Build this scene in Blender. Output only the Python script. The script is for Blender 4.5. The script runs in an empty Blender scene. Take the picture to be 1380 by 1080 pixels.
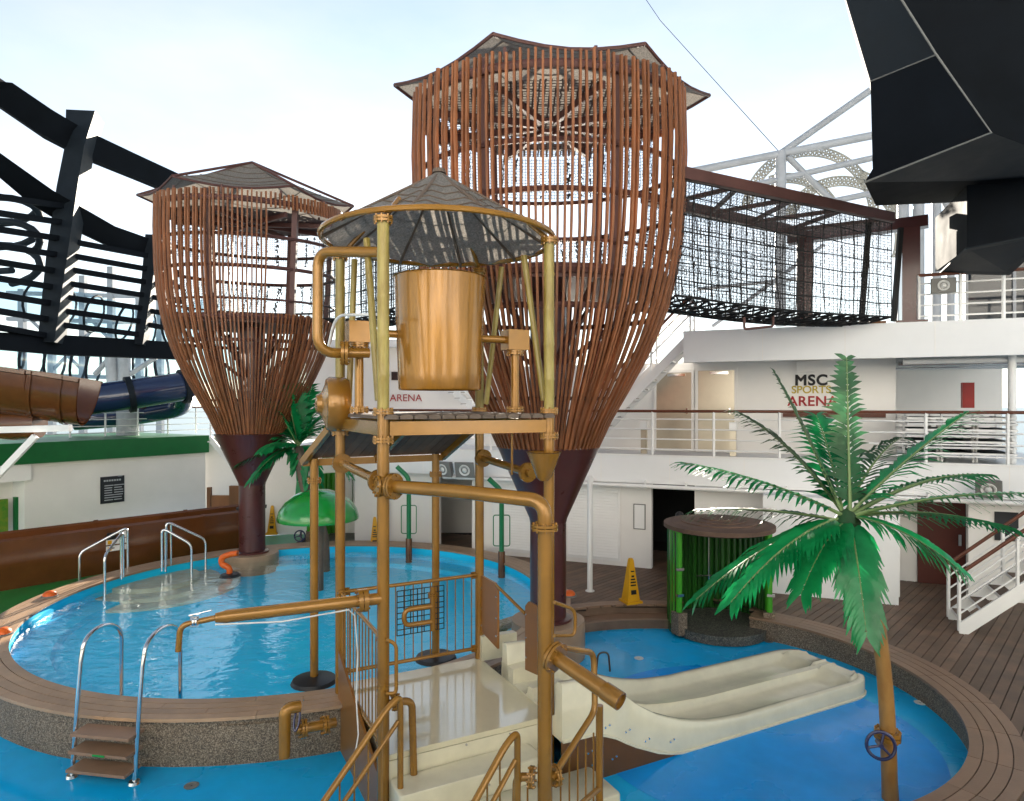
import bpy, math, random
from mathutils import Vector, Matrix
random.seed(7)
R = math.radians
SC = bpy.context.scene
COL = SC.collection
# ------------------------------------------------------------------ camera
F, CX, HY, EYE = 900.0, 690.0, 545.0, 4.2
cam_d = bpy.data.cameras.new('camera'); cam = bpy.data.objects.new('camera', cam_d); COL.objects.link(cam)
cam_d.sensor_width = 36.0; cam_d.lens = 36.0 * F / 1380.0; cam_d.shift_y = 5.0 / 1380.0
cam_d.clip_start = 0.1; cam_d.clip_end = 6000
cam.location = (0, 0, EYE); cam.rotation_euler = (R(90), 0, 0)
SC.camera = cam
# ------------------------------------------------------------------ sky and sun
SUN_EL, SUN_AZ = 15.0, 3.0
world = bpy.data.worlds.new('World'); SC.world = world; world.use_nodes = True
wn = world.node_tree; wn.nodes.clear()
sky = wn.nodes.new('ShaderNodeTexSky'); sky.sky_type = 'NISHITA'; sky.sun_disc = False
sky.sun_elevation = R(SUN_EL); sky.sun_rotation = R(SUN_AZ); sky.dust_density = 0.0; sky.ozone_density = 1.0; sky.air_density = 1.0
bg = wn.nodes.new('ShaderNodeBackground'); bg.inputs['Strength'].default_value = 0.074
wo = wn.nodes.new('ShaderNodeOutputWorld')
hz = wn.nodes.new('ShaderNodeHueSaturation'); hz.inputs['Saturation'].default_value = .66
wn.links.new(sky.outputs[0], hz.inputs['Color'])
# thin high cloud over the whole dome
tcw = wn.nodes.new('ShaderNodeTexCoord'); mpw = wn.nodes.new('ShaderNodeMapping'); mpw.inputs['Scale'].default_value = (1, 1, 2.6)
nw = wn.nodes.new('ShaderNodeTexNoise'); nw.inputs['Scale'].default_value = 1.7; nw.inputs['Detail'].default_value = 7; nw.inputs['Roughness'].default_value = .55
rw = wn.nodes.new('ShaderNodeValToRGB'); rw.color_ramp.elements[0].position = .4; rw.color_ramp.elements[1].position = .75
hc_ = wn.nodes.new('ShaderNodeHueSaturation'); hc_.inputs['Saturation'].default_value = .25; hc_.inputs['Value'].default_value = .98
mw = wn.nodes.new('ShaderNodeMix'); mw.data_type = 'RGBA'
wn.links.new(tcw.outputs['Generated'], mpw.inputs[0]); wn.links.new(mpw.outputs[0], nw.inputs['Vector']); wn.links.new(nw.outputs['Fac'], rw.inputs[0]); wn.links.new(rw.outputs[0], mw.inputs['Factor'])
wn.links.new(sky.outputs[0], hc_.inputs['Color']); wn.links.new(hz.outputs[0], mw.inputs['A']); wn.links.new(hc_.outputs[0], mw.inputs['B']); wn.links.new(mw.outputs['Result'], bg.inputs[0]); wn.links.new(bg.outputs[0], wo.inputs[0])
sd = bpy.data.lights.new('sun', 'SUN'); sd.energy = 5.0; sd.angle = R(0.6); sd.color = (1.0, 0.9, 0.76)
sun = bpy.data.objects.new('sun', sd); COL.objects.link(sun)
sdir = Vector((math.sin(R(SUN_AZ)) * math.cos(R(SUN_EL)), math.cos(R(SUN_AZ)) * math.cos(R(SUN_EL)), math.sin(R(SUN_EL))))
sun.rotation_euler = (-sdir).to_track_quat('-Z', 'Y').to_euler(); sun.location = sdir * 60
SC.view_settings.view_transform = 'Standard'; SC.view_settings.look = 'None'
SC.view_settings.exposure = 1.84; SC.view_settings.gamma = 1.0; SC.view_settings.use_curve_mapping = False
SC.render.engine = 'CYCLES'
SC.cycles.use_denoising = True; SC.cycles.max_bounces = 7; SC.cycles.transparent_max_bounces = 24
SC.cycles.caustics_reflective = False; SC.cycles.caustics_refractive = False; SC.cycles.sample_clamp_indirect = 6

# ------------------------------------------------------------------ helpers
def V(*a): return Vector(a)
def at(px, py, d): return Vector(((px - CX) / F * d, d, EYE + (HY - py) / F * d))
def ground(px, py, z):
    d = (EYE - z) * F / (py - HY); return Vector(((px - CX) / F * d, d, z))
def lerp(a, b, t): return a + (b - a) * t
def fillet(pts, r, n=6):
    pts = [Vector(p) for p in pts]; out = [pts[0]]
    for i in range(1, len(pts) - 1):
        a, b, c = pts[i - 1], pts[i], pts[i + 1]
        k = min(r, (a - b).length * .49, (c - b).length * .49)
        p, q = b + (a - b).normalized() * k, b + (c - b).normalized() * k
        for j in range(n + 1):
            t = j / n; out.append(p * (1 - t) ** 2 + b * 2 * t * (1 - t) + q * t * t)
    out.append(pts[-1]); return out

class MB:
    def __init__(s): s.v = []; s.f = []
    def add(s, vs, fs):
        o = len(s.v); s.v += [tuple(p) for p in vs]; s.f += [tuple(i + o for i in f) for f in fs]; return s
    def box(s, c, size, rz=0.0, M=None):
        x, y, z = [k / 2 for k in size]; c = Vector(c)
        m = M if M is not None else Matrix.Rotation(rz, 3, 'Z')
        vs = [c + m @ Vector((a * x, b * y, e * z)) for e in (-1, 1) for b in (-1, 1) for a in (-1, 1)]
        return s.add(vs, [(0, 2, 3, 1), (4, 5, 7, 6), (0, 1, 5, 4), (2, 6, 7, 3), (0, 4, 6, 2), (1, 3, 7, 5)])
    def bar(s, p, q, w, h, up=(0, 0, 1)):
        p, q = Vector(p), Vector(q); t = (q - p).normalized(); u = Vector(up)
        x = t.cross(u)
        if x.length < 1e-4: x = t.cross(Vector((1, 0, 0)))
        x.normalize(); y = x.cross(t)
        m = Matrix((x, t, y)).transposed()
        return s.box((p + q) / 2, (w, (q - p).length, h), M=m)
    def tube(s, pts, r, n=10, caps=True, closed=False):
        pts = [Vector(p) for p in pts]; k = len(pts)
        rs = r if isinstance(r, (list, tuple)) else [r] * k
        tan = []
        for i in range(k):
            a = pts[i - 1] if (i > 0 or closed) else pts[i]; b = pts[(i + 1) % k] if (i < k - 1 or closed) else pts[i]
            tan.append((b - a).normalized())
        ref = Vector((0, 0, 1)) if abs(tan[0].z) < .9 else Vector((1, 0, 0))
        x = tan[0].cross(ref).normalized(); vs = []; fs = []
        for i in range(k):
            x = (x - tan[i] * x.dot(tan[i])).normalized(); y = tan[i].cross(x)
            for j in range(n):
                a = 2 * math.pi * j / n; vs.append(pts[i] + (x * math.cos(a) + y * math.sin(a)) * rs[i])
        for i in range(k if closed else k - 1):
            i2 = (i + 1) % k
            for j in range(n):
                j2 = (j + 1) % n; fs.append((i * n + j, i * n + j2, i2 * n + j2, i2 * n + j))
        if caps and not closed:
            fs.append(tuple(range(n - 1, -1, -1))); fs.append(tuple((k - 1) * n + j for j in range(n)))
        return s.add(vs, fs)
    def cyl(s, p, q, r, n=12): return s.tube([p, q], r, n)
    def lathe(s, prof, c, n=24, axis=(0, 0, 1), a0=0, a1=360, caps=True):
        c = Vector(c); ax = Vector(axis).normalized(); q = Vector((0, 0, 1)).rotation_difference(ax)
        full = abs(a1 - a0) >= 360; m = n if full else n + 1; vs = []; fs = []
        for (r, z) in prof:
            for j in range(m):
                a = R(a0 + (a1 - a0) * j / n); vs.append(c + q @ Vector((r * math.cos(a), r * math.sin(a), z)))
        for i in range(len(prof) - 1):
            for j in range(n):
                j2 = (j + 1) % m; fs.append((i * m + j, i * m + j2, (i + 1) * m + j2, (i + 1) * m + j))
        if caps and full:
            if prof[0][0] > 1e-4: fs.append(tuple(range(m - 1, -1, -1)))
            if prof[-1][0] > 1e-4: fs.append(tuple((len(prof) - 1) * m + j for j in range(m)))
        return s.add(vs, fs)
    def prism(s, poly, off):
        n = len(poly); poly = [Vector(p) for p in poly]; off = Vector(off)
        vs = poly + [p + off for p in poly]
        fs = [tuple(range(n)), tuple(range(2 * n - 1, n - 1, -1))] + [(i, i + n, (i + 1) % n + n, (i + 1) % n) for i in range(n)]
        return s.add(vs, fs)
    def grid(s, P):
        a, b = len(P), len(P[0]); vs = [p for row in P for p in row]
        return s.add(vs, [(i * b + j, i * b + j + 1, (i + 1) * b + j + 1, (i + 1) * b + j) for i in range(a - 1) for j in range(b - 1)])
    def flange(s, p, ax, r, h=.03, bolts=8):
        ax = Vector(ax).normalized(); p = Vector(p)
        s.tube([p - ax * h, p - ax * .004], r, 18); s.tube([p + ax * .004, p + ax * h], r, 18)
        x = ax.orthogonal().normalized(); y = ax.cross(x)
        for i in range(bolts):
            a = 2 * math.pi * i / bolts; c = p + (x * math.cos(a) + y * math.sin(a)) * (r * .84)
            s.tube([c - ax * (h + .018), c + ax * (h + .018)], .012, 5)
        return s
    def build(s, name, mat, parent=None, angle=38, kind=None):
        me = bpy.data.meshes.new(name)
        base = WL[parent.name] if parent is not None else None
        vs = s.v
        if base is not None: vs = [(p[0] - base[0], p[1] - base[1], p[2] - base[2]) for p in vs]
        loc = None
        if base is None:
            xs, ys, zs = zip(*vs); loc = Vector(((min(xs) + max(xs)) / 2, (min(ys) + max(ys)) / 2, min(zs)))
            vs = [(p[0] - loc[0], p[1] - loc[1], p[2] - loc[2]) for p in vs]
        me.from_pydata(vs, [], s.f); me.update()
        me.polygons.foreach_set('use_smooth', [True] * len(me.polygons)); me.set_sharp_from_angle(angle=R(angle))
        me.materials.append(mat if not isinstance(mat, str) else M[mat])
        o = bpy.data.objects.new(name, me); COL.objects.link(o)
        if parent is not None: o.parent = parent; WL[o.name] = base
        else: o.location = loc; WL[o.name] = loc
        if kind: o['kind'] = kind
        return o
WL = {}
def thing(name, label, cat, loc, group=None):
    o = bpy.data.objects.new(name, None); COL.objects.link(o); o.location = loc; o.empty_display_size = .2
    WL[o.name] = Vector(loc); o['label'] = label; o['category'] = cat
    if group: o['group'] = group
    return o
def tag(o, label, cat, group=None):
    o['label'] = label; o['category'] = cat
    if group: o['group'] = group
    return o
def struct(o): o['kind'] = 'structure'; return o
def copy_tree(o, parent=None):
    c = o.copy(); COL.objects.link(c); c.parent = parent
    for ch in o.children: copy_tree(ch, c)
    return c
def dup(root, loc, rz=0, label=None):
    c = copy_tree(root); c.location = loc; c.rotation_euler = (0, 0, rz)
    WL[c.name] = Vector(loc)
    if label: c['label'] = label
    return c

# ------------------------------------------------------------------ materials
M = {}
def mk(name, col, rough=.5, metal=0, var=.12, scale=2.5, bump=0, bscale=40, coat=0, col2=None, spec=.35, trans=0, stretch=None, puddle=False):
    m = bpy.data.materials.new(name); m.use_nodes = True; nt = m.node_tree; N = nt.nodes; L = nt.links
    b = N['Principled BSDF']; b.inputs['Roughness'].default_value = rough; b.inputs['Metallic'].default_value = metal
    b.inputs['Coat Weight'].default_value = coat; b.inputs['Coat Roughness'].default_value = .12
    b.inputs['Specular IOR Level'].default_value = spec
    tc = N.new('ShaderNodeTexCoord'); mp = N.new('ShaderNodeMapping'); L.new(tc.outputs['Object'], mp.inputs[0])
    if stretch: mp.inputs['Scale'].default_value = stretch
    n1 = N.new('ShaderNodeTexNoise'); n1.inputs['Scale'].default_value = scale; n1.inputs['Detail'].default_value = 7; n1.inputs['Roughness'].default_value = .62
    L.new(mp.outputs[0], n1.inputs['Vector'])
    rp = N.new('ShaderNodeValToRGB'); rp.color_ramp.elements[0].position = .32; rp.color_ramp.elements[1].position = .7
    c2 = col2 if col2 else tuple(min(1, c * (1 + var)) for c in col)
    c1 = tuple(c * (1 - var) for c in col) if not col2 else col
    rp.color_ramp.elements[0].color = (*c1, 1); rp.color_ramp.elements[1].color = (*c2, 1)
    L.new(n1.outputs['Fac'], rp.inputs[0])
    oi = N.new('ShaderNodeObjectInfo'); hs = N.new('ShaderNodeHueSaturation'); mr = N.new('ShaderNodeMapRange')
    mr.inputs['To Min'].default_value = 1 - var * .6; mr.inputs['To Max'].default_value = 1 + var * .6
    L.new(oi.outputs['Random'], mr.inputs['Value']); L.new(mr.outputs[0], hs.inputs['Value']); L.new(rp.outputs[0], hs.inputs['Color'])
    L.new(hs.outputs[0], b.inputs['Base Color'])
    rr = N.new('ShaderNodeMapRange'); rr.inputs['To Min'].default_value = max(.02, rough * .8); rr.inputs['To Max'].default_value = min(1, rough * 1.25)
    L.new(n1.outputs['Fac'], rr.inputs['Value']); L.new(rr.outputs[0], b.inputs['Roughness'])
    if puddle:
        n3 = N.new('ShaderNodeTexNoise'); n3.inputs['Scale'].default_value = .55; n3.inputs['Detail'].default_value = 5; L.new(mp.outputs[0], n3.inputs['Vector'])
        rr.inputs['From Min'].default_value = .42; rr.inputs['From Max'].default_value = .6; rr.inputs['To Min'].default_value = .1; rr.inputs['To Max'].default_value = .5; L.new(n3.outputs['Fac'], rr.inputs['Value'])
    if bump:
        n2 = N.new('ShaderNodeTexNoise'); n2.inputs['Scale'].default_value = bscale; n2.inputs['Detail'].default_value = 4
        L.new(mp.outputs[0], n2.inputs['Vector'])
        bp = N.new('ShaderNodeBump'); bp.inputs['Strength'].default_value = bump; bp.inputs['Distance'].default_value = .02
        L.new(n2.outputs['Fac'], bp.inputs['Height']); L.new(bp.outputs[0], b.inputs['Normal'])
    if trans:
        tl = N.new('ShaderNodeBsdfTranslucent'); L.new(hs.outputs[0], tl.inputs['Color']); mx = N.new('ShaderNodeMixShader'); mx.inputs[0].default_value = trans
        L.new(b.outputs[0], mx.inputs[1]); L.new(tl.outputs[0], mx.inputs[2]); L.new(mx.outputs[0], N['Material Output'].inputs[0])
    M[name] = m; return m
mk('pipe_paint', (.30, .142, .02), .24, metal=.25, coat=.45, var=.14, bump=.04, bscale=18)
mk('bucket_paint', (.31, .145, .022), .22, metal=.2, coat=.5, var=.28, scale=1.6, bump=.1, bscale=9, stretch=(3, 3, .5))
mk('bamboo_post', (.20, .13, .018), .38, coat=.3, col2=(.38, .31, .08), scale=9, stretch=(1, 1, .22), var=.2)
mk('slat_rust', (.225, .085, .034), .5, var=.32, scale=4, stretch=(2, 2, .5), bump=.1)
mk('maroon_steel', (.07, .018, .017), .28, coat=.4, var=.1)
mk('maroon_frame', (.10, .045, .038), .5, var=.15)
mk('white_paint', (.84, .84, .83), .35, var=.03, scale=1.2)
mk('wall_white', (.84, .82, .79), .5, var=.035, scale=.8, bump=.02, bscale=6)
mk('fascia_white', (.82, .83, .84), .42, var=.03, scale=.7)
mk('ceiling_grey', (.45, .45, .44), .5)
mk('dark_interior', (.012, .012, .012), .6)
mk('green_fascia', (.004, .13, .03), .4, var=.08)
mk('green_floor', (.015, .19, .04), .35, var=.18, scale=1.5, bump=.05)
mk('teal_floor', (.10, .36, .22), .4, var=.15)
mk('deck_wood', (.17, .108, .072), .55, var=.32, scale=2, bump=.15, bscale=60)
mk('deck_gap', (.025, .018, .014), .8)
mk('bench_wood', (.27, .165, .105), .42, var=.14, scale=3, bump=.12, bscale=60)
mk('rim_wood', (.36, .235, .145), .38, var=.16, scale=2.5, bump=.12, bscale=60)
mk('rim_pale', (.62, .50, .36), .45, var=.1)
mk('cream_fibreglass', (.68, .63, .47), .2, coat=.6, var=.07, scale=3, bump=.03, bscale=8)
mk('cream_wet', (.66, .60, .42), .07, coat=.9, var=.04, scale=2, bump=.05, bscale=3)
mk('brown_panel', (.12, .055, .018), .35, var=.12)
mk('brown_slide', (.12, .042, .012), .22, coat=.4, var=.12)
mk('black_steel', (.006, .008, .011), .75, var=.25, scale=1, spec=.08)
mk('steel_dark_blue', (.012, .017, .023), .6, var=.2, spec=.15)
mk('black_plastic', (.015, .015, .016), .4)
mk('stainless', (.72, .72, .72), .14, metal=1, var=.03)
mk('door_metal', (.50, .45, .36), .3, metal=.8, var=.1, scale=1.2, bump=.25, bscale=1.8)
mk('handrail_brown', (.13, .04, .02), .4)
mk('blue_floor', (.006, .44, .86), .35, spec=.28, var=.1, scale=1.3, bump=.03, bscale=5, puddle=True)
mk('blue_floor_dark', (.004, .30, .80), .35, spec=.28, var=.1, scale=1.3, bump=.03, bscale=5, puddle=True)
mk('pool_blue', (.008, .60, .96), .6, var=.06, scale=.7)
mk('pool_ledge', (.50, .52, .42), .6)
mk('green_gloss', (.006, .26, .035), .2, coat=.8, var=.1)
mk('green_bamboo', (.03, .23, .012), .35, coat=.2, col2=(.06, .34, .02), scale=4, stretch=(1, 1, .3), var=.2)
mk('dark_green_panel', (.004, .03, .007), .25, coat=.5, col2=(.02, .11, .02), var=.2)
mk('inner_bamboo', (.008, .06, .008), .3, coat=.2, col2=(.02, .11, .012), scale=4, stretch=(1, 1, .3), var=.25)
mk('green_pipe', (.005, .17, .06), .3, coat=.4)
mk('frond', (.002, .17, .045), .28, coat=.5, col2=(.018, .42, .13), scale=1.6, var=.25, trans=.42)
mk('frond_dull', (.055, .06, .03), .4, col2=(.03, .20, .08), scale=1.3, var=.25, trans=.35)
mk('frond_rib', (.16, .24, .09), .4)
mk('palm_trunk', (.26, .12, .028), .4, col2=(.36, .20, .06), bump=.25, bscale=14, coat=.2, scale=5, stretch=(1, 1, .4), var=.2)
mk('roof_tan', (.14, .105, .08), .7, var=.2, scale=5)
mk('shower_roof', (.14, .085, .06), .7, var=.25, bump=.3)
mk('yellow_plastic', (.72, .36, .008), .4, var=.06)
mk('orange_plastic', (.70, .12, .012), .35)
mk('red_paint', (.35, .02, .015), .4)
mk('navy_wheel', (.008, .014, .075), .3, coat=.3)
mk('navy_tube', (.015, .03, .085), .12, coat=.8)
mk('rope_black', (.012, .012, .012), .7)
mk('grey_plastic', (.18, .18, .17), .5)
mk('white_rubber', (.7, .7, .68), .5)
mk('speaker_grey', (.46, .46, .43), .5)
mk('brown_wood_panel', (.22, .09, .035), .45, var=.2, stretch=(1, 1, .2))
mk('red_door', (.10, .022, .015), .4)
mk('fabric_black', (.015, .016, .018), .7)
mk('skin_tone', (.42, .24, .16), .5)
mk('cloth_white', (.75, .74, .72), .8)
mk('letter_black', (.01, .01, .012), .5)
mk('letter_gold', (.55, .42, .05), .5)
mk('letter_red', (.38, .015, .02), .5)
mk('screen_print', (.02, .022, .028), .4)
mk('poster_art', (.30, .30, .03), .4, col2=(.02, .22, .02), scale=3)
mk('ring_grey', (.36, .35, .31), .6)
mk('pale_steel', (.42, .44, .47), .4)
mk('truss_grey', (.42, .43, .45), .4)

def nodes_of(name):
    m = bpy.data.materials.new(name); m.use_nodes = True; M[name] = m
    return m, m.node_tree.nodes, m.node_tree.links, m.node_tree.nodes['Principled BSDF']
def pebble(name, c1, c2, c3, scale):
    m, N, L, b = nodes_of(name); tc = N.new('ShaderNodeTexCoord'); vo = N.new('ShaderNodeTexVoronoi'); vo.inputs['Scale'].default_value = scale
    L.new(tc.outputs['Object'], vo.inputs['Vector']); sp = N.new('ShaderNodeSeparateColor'); L.new(vo.outputs['Color'], sp.inputs[0])
    rp = N.new('ShaderNodeValToRGB'); rp.color_ramp.elements[0].color = (*c1, 1); rp.color_ramp.elements[1].color = (*c3, 1)
    e = rp.color_ramp.elements.new(.55); e.color = (*c2, 1); L.new(sp.outputs[0], rp.inputs[0])
    ns = N.new('ShaderNodeTexNoise'); ns.inputs['Scale'].default_value = 1.3; ns.inputs['Detail'].default_value = 4; L.new(tc.outputs['Object'], ns.inputs['Vector'])
    mr = N.new('ShaderNodeMapRange'); mr.inputs['To Min'].default_value = .7; mr.inputs['To Max'].default_value = 1.25; L.new(ns.outputs['Fac'], mr.inputs['Value'])
    hs = N.new('ShaderNodeHueSaturation'); L.new(rp.outputs[0], hs.inputs['Color']); L.new(mr.outputs[0], hs.inputs['Value']); L.new(hs.outputs[0], b.inputs['Base Color'])
    bp = N.new('ShaderNodeBump'); bp.inputs['Strength'].default_value = .5; bp.inputs['Distance'].default_value = .01; bp.invert = True
    L.new(vo.outputs['Distance'], bp.inputs['Height']); L.new(bp.outputs[0], b.inputs['Normal']); b.inputs['Roughness'].default_value = .6
pebble('pebble', (.06, .042, .028), (.17, .125, .085), (.36, .28, .2), 90)
pebble('pebble_dark', (.03, .03, .03), (.08, .075, .06), (.2, .19, .15), 55)
# thatch sheet: layered grey strips, partly see-through
m, N, L, b = nodes_of('thatch'); tc = N.new('ShaderNodeTexCoord')
n1 = N.new('ShaderNodeTexNoise'); n1.inputs['Scale'].default_value = 9; n1.inputs['Detail'].default_value = 9
mp = N.new('ShaderNodeMapping'); mp.inputs['Scale'].default_value = (5, 5, 1.5); L.new(tc.outputs['Object'], mp.inputs[0]); L.new(mp.outputs[0], n1.inputs[0])
rp = N.new('ShaderNodeValToRGB'); rp.color_ramp.elements[0].position = .35; rp.color_ramp.elements[1].position = .7
rp.color_ramp.elements[0].color = (.19, .175, .155, 1); rp.color_ramp.elements[1].color = (.36, .33, .29, 1)
L.new(n1.outputs['Fac'], rp.inputs[0]); L.new(rp.outputs[0], b.inputs['Base Color']); b.inputs['Roughness'].default_value = .75
tl = N.new('ShaderNodeBsdfTranslucent'); L.new(rp.outputs[0], tl.inputs['Color']); mx = N.new('ShaderNodeMixShader'); mx.inputs[0].default_value = .4
L.new(b.outputs[0], mx.inputs[1]); L.new(tl.outputs[0], mx.inputs[2])
L.new(mx.outputs[0], N['Material Output'].inputs[0])
# fine knotted netting sheets (real holes in the material)
def netmat(name, col, scale, fill):
    m, N, L, b = nodes_of(name); tc = N.new('ShaderNodeTexCoord'); vo = N.new('ShaderNodeTexVoronoi'); vo.feature = 'DISTANCE_TO_EDGE'; vo.inputs['Scale'].default_value = scale
    vo.inputs['Randomness'].default_value = .25
    L.new(tc.outputs['Object'], vo.inputs['Vector']); gt = N.new('ShaderNodeMath'); gt.operation = 'GREATER_THAN'; gt.inputs[1].default_value = fill
    L.new(vo.outputs['Distance'], gt.inputs[0]); tr = N.new('ShaderNodeBsdfTransparent'); mx = N.new('ShaderNodeMixShader')
    b.inputs['Base Color'].default_value = (*col, 1); b.inputs['Roughness'].default_value = .7
    L.new(gt.outputs[0], mx.inputs[0]); L.new(b.outputs[0], mx.inputs[1]); L.new(tr.outputs[0], mx.inputs[2]); L.new(mx.outputs[0], N['Material Output'].inputs[0])
netmat('fine_net', (.02, .018, .017), 17, .075)
netmat('canopy_net', (.07, .05, .05), 11, .17)
netmat('perforated', (.16, .15, .12), 5.5, .14)
# water
def watermat(name, tint, bumpd, sc):
    m, N, L, b = nodes_of(name); N.remove(b)
    tr = N.new('ShaderNodeBsdfTransparent'); tr.inputs[0].default_value = (*tint, 1); gl = N.new('ShaderNodeBsdfGlossy'); gl.inputs['Roughness'].default_value = .04
    fr = N.new('ShaderNodeFresnel'); fr.inputs[0].default_value = 1.6; tc = N.new('ShaderNodeTexCoord')
    n1 = N.new('ShaderNodeTexNoise'); n1.inputs['Scale'].default_value = sc; n1.inputs['Detail'].default_value = 3; n1.inputs['Roughness'].default_value = .5; n1.inputs['Distortion'].default_value = .6
    mp = N.new('ShaderNodeMapping'); mp.inputs['Scale'].default_value = (1, 1.5, 1); L.new(tc.outputs['Object'], mp.inputs[0]); L.new(mp.outputs[0], n1.inputs['Vector'])
    bp = N.new('ShaderNodeBump'); bp.inputs['Strength'].default_value = 1; bp.inputs['Distance'].default_value = bumpd
    L.new(n1.outputs['Fac'], bp.inputs['Height']); L.new(bp.outputs[0], gl.inputs['Normal']); L.new(bp.outputs[0], fr.inputs['Normal'])
    mx = N.new('ShaderNodeMixShader'); ge = N.new('ShaderNodeNewGeometry'); iv = N.new('ShaderNodeMath'); iv.operation = 'SUBTRACT'; iv.inputs[0].default_value = 1; L.new(ge.outputs['Backfacing'], iv.inputs[1])
    mu = N.new('ShaderNodeMath'); mu.operation = 'MULTIPLY'; L.new(fr.outputs[0], mu.inputs[0]); L.new(iv.outputs[0], mu.inputs[1]); L.new(mu.outputs[0], mx.inputs[0]); L.new(tr.outputs[0], mx.inputs[1]); L.new(gl.outputs[0], mx.inputs[2]); L.new(mx.outputs[0], N['Material Output'].inputs[0])
watermat('pool_water', (.95, 1.0, 1.0), .022, 2.6)
watermat('shallow_water', (.93, .97, .96), .004, 3)
m, N, L, b = nodes_of('sea_water'); b.inputs['Base Color'].default_value = (.10, .16, .2, 1); b.inputs['Roughness'].default_value = .3
m, N, L, b = nodes_of('clear_tube'); N.remove(b); tr = N.new('ShaderNodeBsdfTransparent'); tr.inputs[0].default_value = (.80, .91, .96, 1); gl = N.new('ShaderNodeBsdfGlossy'); gl.inputs['Roughness'].default_value = .08
mx = N.new('ShaderNodeMixShader'); mx.inputs[0].default_value = .12; L.new(tr.outputs[0], mx.inputs[1]); L.new(gl.outputs[0], mx.inputs[2]); L.new(mx.outputs[0], N['Material Output'].inputs[0])
m, N, L, b = nodes_of('dark_glass'); b.inputs['Base Color'].default_value = (.012, .02, .03, 1); b.inputs['Roughness'].default_value = .06
# ================================================================== SETTING
FLOOR = -0.30; DECK = 0.08; RIM = 0.34
PC = Vector((-4.2, 13.55, 0)); PR = 4.8; PRO = 5.38        # raised round pool
WC = Vector((2.7, 10.0, 0)); WR = 3.42; WRO = 4.0          # shallow splash pool
F0 = Vector((2.24, 16.8, 0)); FE = Vector((.926, -.377, 0)).normalized(); FN = Vector((-FE.y * -1, 0, 0))
FN = Vector((FE.y, -FE.x, 0))                              # towards the camera
def fw(a, out, z): return F0 + FE * a + FN * out + Vector((0, 0, z))
def fa(px, out=0.0):
    k = (px - CX) / F; b = F0 + FN * out
    return (k * b.y - b.x) / (FE.x - k * FE.y)
def fz(px, py, out=0.0):
    p = fw(fa(px, out), out, 0); return EYE + (HY - py) / F * p.y
FROT = math.atan2(FE.y, FE.x)
def fbox(mb, a0, a1, o0, o1, z0, z1):
    p = fw((a0 + a1) / 2, (o0 + o1) / 2, (z0 + z1) / 2); return mb.box(p, (abs(a1 - a0), abs(o1 - o0), z1 - z0), FROT)

o = MB().grid([[V(x, y, -22) for x in (-4000, 0, 4000)] for y in (-200, 2000, 5500)]).build('sea', 'sea_water'); struct(o)
o = MB().grid([[V(x, y, FLOOR) for x in (-13.5, -6, 0, 7)] for y in (2.5, 8, 14.2)]).build('splash_floor', 'blue_floor'); struct(o)
mbd = MB().lathe([(0.001, FLOOR + .004), (2.3, FLOOR + .004)], (3.3, 9.2, 0), 64, caps=False)
o = mbd.build('painted_circle', 'blue_floor_dark'); struct(o)
# drains in the floor
for i, (px, py, lab) in enumerate([(861, 888, 'round white floor drain near the steps and stone basin'), (1240, 948, 'round white floor drain close to the curved bench'), (258, 1060, 'dark round floor drain below the pool ladder'), (1036, 865, 'small dark floor drain beside the shower basin')]):
    c = ground(px, py, FLOOR); t = thing('floor_drain', lab, 'drain', c)
    MB().lathe([(.075, .002), (.085, .012), (.06, .014), (.055, .008)], c, 20).build('rim', 'white_rubber' if i < 2 else 'grey_plastic', t)
    MB().lathe([(.054, .006), (.001, .0085)], c, 16).build('grate', 'grey_plastic' if i < 2 else 'black_plastic', t)

# --- timber deck, board by board
def deck_ok(x, y):
    p = Vector((x, y, 0)); rw = (p - WC).length; rp_ = (p - PC).length
    if (x < 2.9 and y < 10.5) or rp_ < 5.05 or y < 4.2 or x > 12.5 or x < -6.5 or y > 21.5: return False
    ang = math.degrees(math.atan2(y - WC.y, x - WC.x))
    if rw < (3.75 if 78 < ang < 150 else 3.72): return False
    if (Vector((x, y, 0)) - Vector((.65, 12, 0))).length < .85: return False
    if 58 < ang < 78 and rw < 4.4 and (p - Vector((4.1, 13.3, 0))).length < .95: return False
    rel = p - F0
    return rel.dot(FN) > -2.6
mbd = MB(); st = .25
x = -6.5
while x < 12.5:
    y = 4.2
    while y < 21.5:
        if deck_ok(x + st / 2, y + st / 2):
            mbd.add([(x, y, .03), (x + st, y, .03), (x + st, y + st, .03), (x, y + st, .03)], [(0, 1, 2, 3)])
        y += st
    x += st
deck = struct(mbd.build('timber_deck', 'deck_gap'))
DD = Vector((.68, .73, 0)).normalized(); DP = Vector((DD.y, -DD.x, 0)); BW = .15
for k in range(-75, 75):
    base = Vector((3, 11, 0)) + DP * (k * BW); run = None
    for i in range(-260, 261):
        p = base + DD * (i * .05); ok = deck_ok(p.x, p.y)
        if ok and run is None: run = i
        if (not ok or i == 260) and run is not None:
            if i - run > 5:
                a, b_ = base + DD * (run * .05), base + DD * ((i - 1) * .05)
                MB().bar(a + V(0, 0, DECK - .016), b_ + V(0, 0, DECK - .016), BW - .012, .032).build('plank', 'deck_wood', deck)
            run = None

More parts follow.
